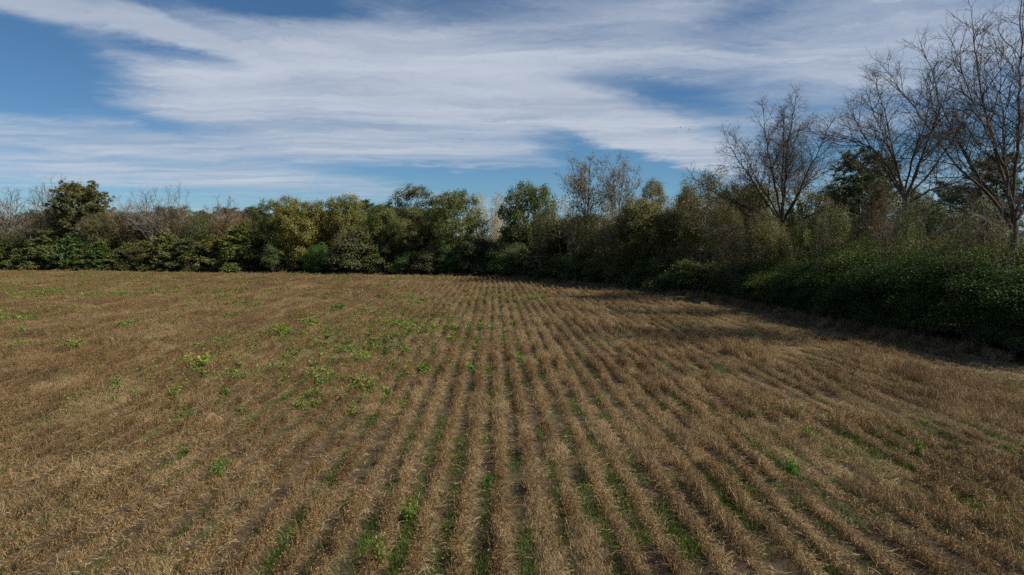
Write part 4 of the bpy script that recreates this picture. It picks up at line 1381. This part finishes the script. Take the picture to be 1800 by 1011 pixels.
    for (px, Y, top, w, k, c, lab) in [(1466, 74, 346, 70, 'viny_1', (0.085, 0.088, 0.03), 'olive brushy tree left of the large dark pine'), (1636, 62, 344, 66, 'viny_0', (0.10, 0.09, 0.034), 'brown-green brushy tree right of the fan-shaped bare tree trunk'),
                                       (1704, 56, 352, 74, 'viny_1', (0.085, 0.085, 0.032), 'olive brushy tree right of the vine mound'), (1742, 52, 336, 60, 'thin_1', (0.11, 0.098, 0.038), 'slender thin-leaved tree just left of the giant bare tree trunk'),
                                       (1352, 78, 372, 76, 'viny_1', (0.10, 0.10, 0.032), 'olive brushy tree directly before the round bare tree trunk, left side')]:
        place(k, 'leafy_tree', lab, 'tree', px, Y, top, w, c, group=G_R)
    place('viny_0', 'viny_tree', 'brown viny tree at the foot of the giant bare tree', 'tree', 1772, 50, 352, 70, (0.085, 0.075, 0.036), turn=2.7, group=G_R)
    for (px, Y, top, w, k, c, lab) in [(1298, 99, 322, 84, 'oak_2', (0.095, 0.092, 0.03), 'olive leafy tree filling in right behind the tall viny tree'), (1470, 96, 322, 84, 'oak_1', (0.085, 0.09, 0.03), 'olive leafy tree behind, left of the large dark pine'),
                                       (1626, 88, 332, 84, 'oak_2', (0.08, 0.085, 0.03), 'dim leafy tree behind, right of the fan-shaped bare tree'), (1722, 78, 330, 84, 'oak_3', (0.075, 0.08, 0.028), 'dim leafy tree behind, left of the giant bare tree'),
                                       (1206, 112, 330, 76, 'oak_3', (0.10, 0.095, 0.032), 'olive leafy tree behind, left of the tall viny tree')]:
        place(k, 'leafy_tree', lab, 'tree', px, Y, top, w, c, group=G_R)
    # bare pale bushes in the thicket
    bb = [(1286, 86, 408, 60, 'pale bare bush left of the round bare tree'), (1452, 72, 376, 62, 'pale bare bush between the round bare tree and the pine'), (1500, 66, 392, 60, 'bare sticks leaning before the large dark pine'),
          (1574, 56, 334, 70, 'pale crooked bare bush against the trunk of the fan-shaped bare tree'), (1640, 52, 352, 74, 'pale bare bush left of the vine mound'), (1716, 46, 330, 84, 'white-stemmed bare bush between the vine mound and the giant bare tree'),
          (1790, 43, 318, 78, 'white-stemmed bare bush before the trunk of the giant bare tree'), (1180, 100, 430, 60, 'pale bare bush in the dim corner left of the tall viny tree'), (1012, 120, 404, 50, 'pale bare bush at the foot of the slender stems'), (1234, 92, 430, 60, 'pale bare bush at the foot of the tall viny tree')]
    for i, (px, Y, top, w, lab) in enumerate(bb):
        place('bare_bush_%d' % (i % 2), 'bare_bush', lab, 'bush', px, Y, top, w, (0.16, 0.12, 0.05), turn=i * 1.3, group='bare bushes in the thicket', parts=('stems', 'twigs'))
    # hedge-like shrubs along the right edge of the field: front row, then a taller row behind
    n = 0
    rng = random.Random(4)
    ys = [39.0, 42.6, 46.4, 50.4, 54.6, 59.0, 63.6, 68.4, 73.4, 78.6, 84.0, 89.4]
    for i, Y in enumerate(ys):
        X = float(edge_x(Y)) + 2.9 + rng.uniform(-0.4, 0.6)
        h = rng.uniform(5.5, 7.0) if Y < 62 else rng.uniform(4.2, 5.6)
        place('hedge_%d' % (i % 4), 'hedge_shrub', '%s dark glossy hedge shrub from the right picture edge, front row on the field edge' % ORD[i], 'shrub', 0, Y, None, None,
              [(0.042, 0.066, 0.018), (0.034, 0.058, 0.017), (0.052, 0.074, 0.018)][i % 3], group='hedge shrubs along the right field edge', height=h, wid_m=rng.uniform(7.0, 8.6), X=X, parts=('stems', 'foliage'))
    for i, Y in enumerate([41, 45.5, 50, 55, 60.5, 66.5, 73, 80, 87]):
        X = float(edge_x(Y)) + 6.6 + rng.uniform(-0.6, 0.8)
        h = rng.uniform(7.0, 7.9) if Y < 68 else rng.uniform(5.2, 6.4)
        place('hedge_%d' % ((i + 2) % 4), 'hedge_shrub', '%s tall green shrub from the right picture edge, row rising behind the front hedge' % ORD[i], 'shrub', 0, Y, None, None,
              [(0.072, 0.090, 0.024), (0.060, 0.084, 0.022), (0.085, 0.094, 0.026)][i % 3], group='tall shrubs behind the right hedge', height=h, wid_m=rng.uniform(7.6, 9.0), X=X, parts=('stems', 'foliage'))
    # shrubs round the bend of the wood
    bd = [(95.5, 28.6, 5.0), (100, 27.0, 5.6), (105, 24.8, 5.0), (110.5, 22.4, 5.6), (116, 19.8, 5.2), (122, 17.0, 5.6), (128.5, 14.2, 5.0), (135.5, 11.0, 5.4), (143, 7.0, 5.0)]
    for i, (Y, X, h) in enumerate(bd):
        place('thicket_%d' % (i % 3), 'shrub', '%s shrub, counted from the hedge inwards, round the shaded bend of the wood' % ORD[i], 'shrub', 0, Y, None, None,
              [(0.070, 0.090, 0.028), (0.085, 0.092, 0.034), (0.058, 0.088, 0.024)][i % 3], group='shrubs round the bend of the wood', height=h, wid_m=rng.uniform(8.0, 9.5), X=X, parts=('stems', 'foliage'))


build_trees()


def build_woods():
    """the mass of the wood behind the trees one can tell apart"""
    rng = np.random.RandomState(9)
    P, S, I = [], [], []
    vs = []
    cols = []

    def both(k, c):
        tm, cm, H, W = TREES[k]
        a, b = len(vs), len(vs) + 1
        vs.extend([tm, cm])
        cols.extend([c, c])
        return a, b, H
    k_th = [both('thicket_%d' % i, (0.05, 0.062, 0.028)) for i in range(3)]
    k_vn = [both('viny_%d' % i, (0.080, 0.072, 0.036)) for i in range(2)]
    k_pn = [both('pine_a', (0.048, 0.072, 0.028)), both('pine_b', (0.05, 0.075, 0.03))]

    def put(k, x, y, h, w=1.0):
        s = h / k[2]
        for j in (k[0], k[1]):
            P.append((x, y, 0))
            S.append((s * w, s * w, s))
            I.append(j)
    # filling behind the front trees, following the edge
    for d, h0, h1 in ((5, 4.5, 7), (11, 6, 9), (19, 8, 11)):
        for X in np.arange(-146, 6, 5.0):
            put(k_th[rng.randint(3)] if rng.rand() < 0.6 else k_vn[rng.randint(2)], X + rng.normal(0, 1), edge_y(X) + d + rng.normal(0, 1.2), rng.uniform(h0, h1), 1.35)
        for Y in np.arange(36, 150, 4.5):
            sc = 0.75 if Y < 92 else 1.0
            put(k_th[rng.randint(3)] if rng.rand() < 0.7 else k_vn[rng.randint(2)], edge_x(Y) + d + 4 + rng.normal(0, 1), Y + rng.normal(0, 1.2), rng.uniform(h0, h1) * sc, 1.35)
    for i in range(110):
        X, Y = rng.uniform(-4, 62), rng.uniform(120, 205)
        if Y > edge_y(X) + 8 and X > edge_x(Y) + 8:
            put(k_th[rng.randint(3)] if rng.rand() < 0.4 else k_vn[rng.randint(2)], X, Y, rng.uniform(8, 13.5), 1.35)
    # distant pine wood over the left trees
    for i in range(200):
        X = rng.uniform(-215, -20)
        Y = 236 + rng.uniform(0, 50)
        put(k_pn[rng.randint(2)], X, Y, rng.uniform(16.0, 20.5) * (1.0 if X > -175 else 0.8), 1.3)
    for i in range(60):
        put(k_vn[rng.randint(2)], rng.uniform(-215, -60), 222 + rng.uniform(0, 10), rng.uniform(12.5, 16.5), 1.3)
    # hedge line across the far field, left corner
    for X in np.arange(-330, -200, 5.0):
        put(k_pn[rng.randint(2)] if rng.rand() < 0.4 else k_th[rng.randint(3)], X, 335 + rng.normal(0, 3), rng.uniform(9, 15), 1.6)
    P, S = np.array(P), np.array(S)
    n = len(P)
    # trunk and crown of one tree share their turn
    turn = np.repeat(rng.uniform(0, 6.28, n // 2), 2)
    scatter('woodland', P, np.stack([np.zeros(n), np.zeros(n), turn], -1), S, np.array(I), vs, 'dim mass of wood filling in behind the front trees', 'woodland', color=cols).color = (0.104, 0.092, 0.034, 1)


build_woods()


# ------------------------------------------------------------------ single weeds, mound, birds
def build_weeds():
    W = [weed_meshes(200 + s, M_weed, 170, 0.42, 0.5, 0 if s == 0 else 26) for s in range(3)]
    G1, G2, G3 = (0.080, 0.165, 0.022), (0.15, 0.225, 0.028), (0.21, 0.235, 0.05)
    spots = [  # px, py (base), width px, flowers, colour, label
        (885, 611, 24, 0, G1, 'dark green bushy weed standing alone in the middle rows'),
        (913, 636, 26, 1, G2, 'bright green weed just right of the dark bushy weed in the middle rows'),
        (829, 652, 28, 1, G2, 'yellow-green weed, left of a pair in neighbouring furrows near the middle'),
        (855, 656, 26, 1, G2, 'yellow-green weed, right of a pair in neighbouring furrows near the middle'),
        (322, 741, 42, 0, G1, 'large dark green weed left of the tan ant mound'),
        (362, 648, 66, 1, G2, 'largest weed clump in the left half, yellow flowers on top'),
        (380, 846, 40, 0, (0.10, 0.21, 0.02), 'bright green leafy weed alone in the brown left foreground'),
        (718, 922, 48, 1, G2, 'weed with small yellow tips over a grassy furrow, centre foreground'),
        (662, 1004, 44, 2, G2, 'weed with bright yellow flowers at the bottom picture edge'),
        (1405, 842, 36, 0, (0.09, 0.22, 0.02), 'brightest green weed on the right side of the field'),
        (1437, 782, 24, 0, G2, 'green weed up and right of the brightest right-hand weed'),
        (1333, 745, 26, 0, G2, 'low green weed left of the green weed in the right rows'),
        (1416, 742, 20, 1, G2, 'upright pale weed between rows on the right'),
        (1058, 716, 18, 0, G2, 'small green weed right of the centre row, nearer'),
        (1088, 590, 18, 0, G1, 'small green weed farthest right in the middle distance'),
        (1040, 608, 14, 0, G2, 'small green weed left of the farthest right one'),
        (1023, 633, 12, 1, G2, 'tiny pale green weed in the tan straw right of centre'),
        (570, 682, 30, 1, G1, 'dark green weed with pale top at the left middle'),
        (246, 702, 28, 0, G2, 'green weed at left, first of a row of two above the large dark weed'),
        (300, 702, 42, 1, G2, 'wider weed at left, second of a row of two above the large dark weed'),
        (398, 694, 14, 0, G1, 'small dark weed right of the row of two weeds'),
        (525, 724, 36, 1, G2, 'spreading weed in the left-centre rows'),
        (140, 614, 52, 2, G3, 'pale yellow-flowering weed clump far left'),
        (32, 616, 34, 2, G3, 'pale yellowish weed clump near the left picture edge'),
        (80, 586, 26, 1, G1, 'dark green weed above the two pale yellowish clumps'),
        (640, 638, 40, 1, G2, 'weed patch in a furrow left of the middle rows'),
        (610, 624, 34, 1, G2, 'weed patch left of the furrow patch'),
        (682, 606, 26, 0, G1, 'dark weed upslope of the furrow patch'),
        (720, 625, 30, 1, G2, 'weed between the furrow patch and the middle pair'),
        (800, 580, 22, 1, G2, 'weed with yellow top in the far middle rows'),
        (545, 576, 48, 2, G2, 'wide yellow-flowering patch in the left distance'),
        (495, 588, 44, 1, G2, 'long weed patch left of the wide yellow-flowering patch'),
        (595, 545, 36, 0, G1, 'dark green weed patch in the distance left of the rows'),
        (855, 866, 24, 0, G1, 'small dark weed in the centre foreground furrow'),
        (1640, 812, 30, 0, G2, 'flat green weed far right beside the last clear row'),
        (852, 792, 16, 1, G2, 'small yellowish weed above the centre foreground furrow'),
        (948, 780, 14, 0, G2, 'small green weed beside the row right of centre'),
        (416, 668, 34, 1, G2, 'pair-like weed clump between the dark weed and the largest left clump'),
    ]
    rng = np.random.RandomState(3)
    for i, (px, py, w, fl, c, lab) in enumerate(spots):
        Y = 1200 * CAM_H / (py - 430.0)
        X = X_at(px, Y)
        wm = w / 1200 * Y
        e = bpy.data.objects.new('leafy_weed', None)
        COL.objects.link(e)
        e.empty_display_size = 0.2
        e.location = (X, Y, float(ground_z(np.array(X), np.array(Y))) - 0.01)
        e.rotation_euler = (0, 0, rng.uniform(0, 6.28))
        tag(e, lab, 'weed', 'leafy green weeds in the field')
        s = wm / 1.1
        hs = min(max(s, 1.0), 1.5)
        lv, flw = W[i % 2 + 1] if fl else W[0]
        e.scale = (s, s, hs)
        obj('leaves', lv, e, color=c)
        if fl:
            obj('flowers', flw, e)['kind'] = 'stuff'


build_weeds()


def build_mound():
    rng = np.random.RandomState(8)
    n, m = 20, 8
    v = [(0, 0, 0.34)]
    for j in range(1, m + 1):
        u = j / m
        for i in range(n):
            a = i / n * 2 * math.pi
            rr = 0.52 * u * (1 + 0.12 * math.sin(3 * a + 1) + rng.normal(0, 0.03))
            v.append((math.cos(a) * rr, math.sin(a) * rr, 0.34 * (math.cos(u * math.pi) * 0.5 + 0.5) + rng.normal(0, 0.008) - (0.05 if j == m else 0)))
    v = np.array(v)
    tri = [(0, 1 + i, 1 + (i + 1) % n) for i in range(n)]
    for j in range(m - 1):
        for i in range(n):
            a, b = 1 + j * n + i, 1 + j * n + (i + 1) % n
            tri += [(a, a + n, b + n), (a, b + n, b)]
    mt = bpy.data.materials.new('mound_soil')
    mt.use_nodes = True
    t = NT(mt.node_tree)
    nz = t.noise(t.n('ShaderNodeTexCoord').outputs['Object'], 22.0, 6.0, 0.7)
    p = t.n('ShaderNodeBsdfPrincipled')
    t.link(t.cramp(nz, [(0.3, (0.12, 0.075, 0.032)), (0.7, (0.23, 0.148, 0.066))]), p.inputs['Base Color'])
    p.inputs['Roughness'].default_value = 1.0
    b = t.n('ShaderNodeBump')
    b.inputs['Distance'].default_value = 0.03
    t.link(nz, b.inputs['Height'])
    t.link(b.outputs[0], p.inputs['Normal'])
    o = t.n('ShaderNodeOutputMaterial')
    t.link(p.outputs[0], o.inputs['Surface'])
    Y = 1200 * CAM_H / (741 - 430.0)
    tag(obj('ant_mound', mesh_np('ant_mound', v, [(np.array(tri), mt, True)]), loc=(X_at(369, Y), Y, 0.02)), 'small tan dome of bare earth right of the large dark weed', 'mound')


build_mound()


def build_birds():
    m = bpy.data.materials.new('dark_feather')
    m.use_nodes = True
    t = NT(m.node_tree)
    p = t.n('ShaderNodeBsdfPrincipled')
    nz = t.noise(t.n('ShaderNodeTexCoord').outputs['Object'], 9.0, 4.0, 0.6)
    t.link(t.cramp(nz, [(0.3, (0.015, 0.013, 0.012)), (0.7, (0.04, 0.036, 0.032))]), p.inputs['Base Color'])
    p.inputs['Roughness'].default_value = 0.7
    t.link(p.outputs[0], t.n('ShaderNodeOutputMaterial').inputs['Surface'])
    # spindle body with swept wings, one surface
    v = [(0, 0.30, 0)]
    secs = [(0.22, 0.035), (0.10, 0.07), (-0.05, 0.075), (-0.2, 0.05), (-0.36, 0.07)]
    for y, r in secs:
        zr = r if y > -0.3 else 0.012
        v += [(r, y, 0), (0, y, zr), (-r, y, 0), (0, y, -zr)]
    f = [(0, 1 + (k + 1) % 4, 1 + k) for k in range(4)]
    for s in range(len(secs) - 1):
        for k in range(4):
            a, b = 1 + s * 4 + k, 1 + s * 4 + (k + 1) % 4
            f += [(a, b, b + 4), (a, b + 4, a + 4)]
    e = 1 + (len(secs) - 1) * 4
    f += [(e, e + 1, e + 2), (e, e + 2, e + 3)]
    for sgn in (1, -1):
        o = len(v)
        v += [(sgn * 0.06, 0.12, 0.03), (sgn * 0.06, -0.10, 0.03), (sgn * 0.32, 0.17, 0.13), (sgn * 0.32, -0.07, 0.12), (sgn * 0.62, 0.02, 0.10), (sgn * 0.58, -0.10, 0.10)]
        f += [(o, o + 2, o + 1), (o + 1, o + 2, o + 3), (o + 2, o + 4, o + 3), (o + 3, o + 4, o + 5)]
    me = mesh_np('bird', np.array(v), [(np.array(f), m, False)])
    for (px, py, Y, rz, ry, lab) in [(1195, 226, 170, 0.6, 0.7, 'leftmost dark speck of a bird against the cloud'), (1210, 229, 165, 1.0, -0.8, 'lowest dark speck of a bird against the cloud'), (1222, 216, 180, 0.2, 0.5, 'highest, rightmost dark speck of a bird against the cloud')]:
        b = obj('bird', me, loc=(X_at(px, Y), Y, Z_at(py, Y)))
        b.rotation_euler = (0.2, ry, rz)
        b.scale = (0.6, 0.6, 0.6)
        tag(b, lab, 'bird', 'birds over the wood')


build_birds()
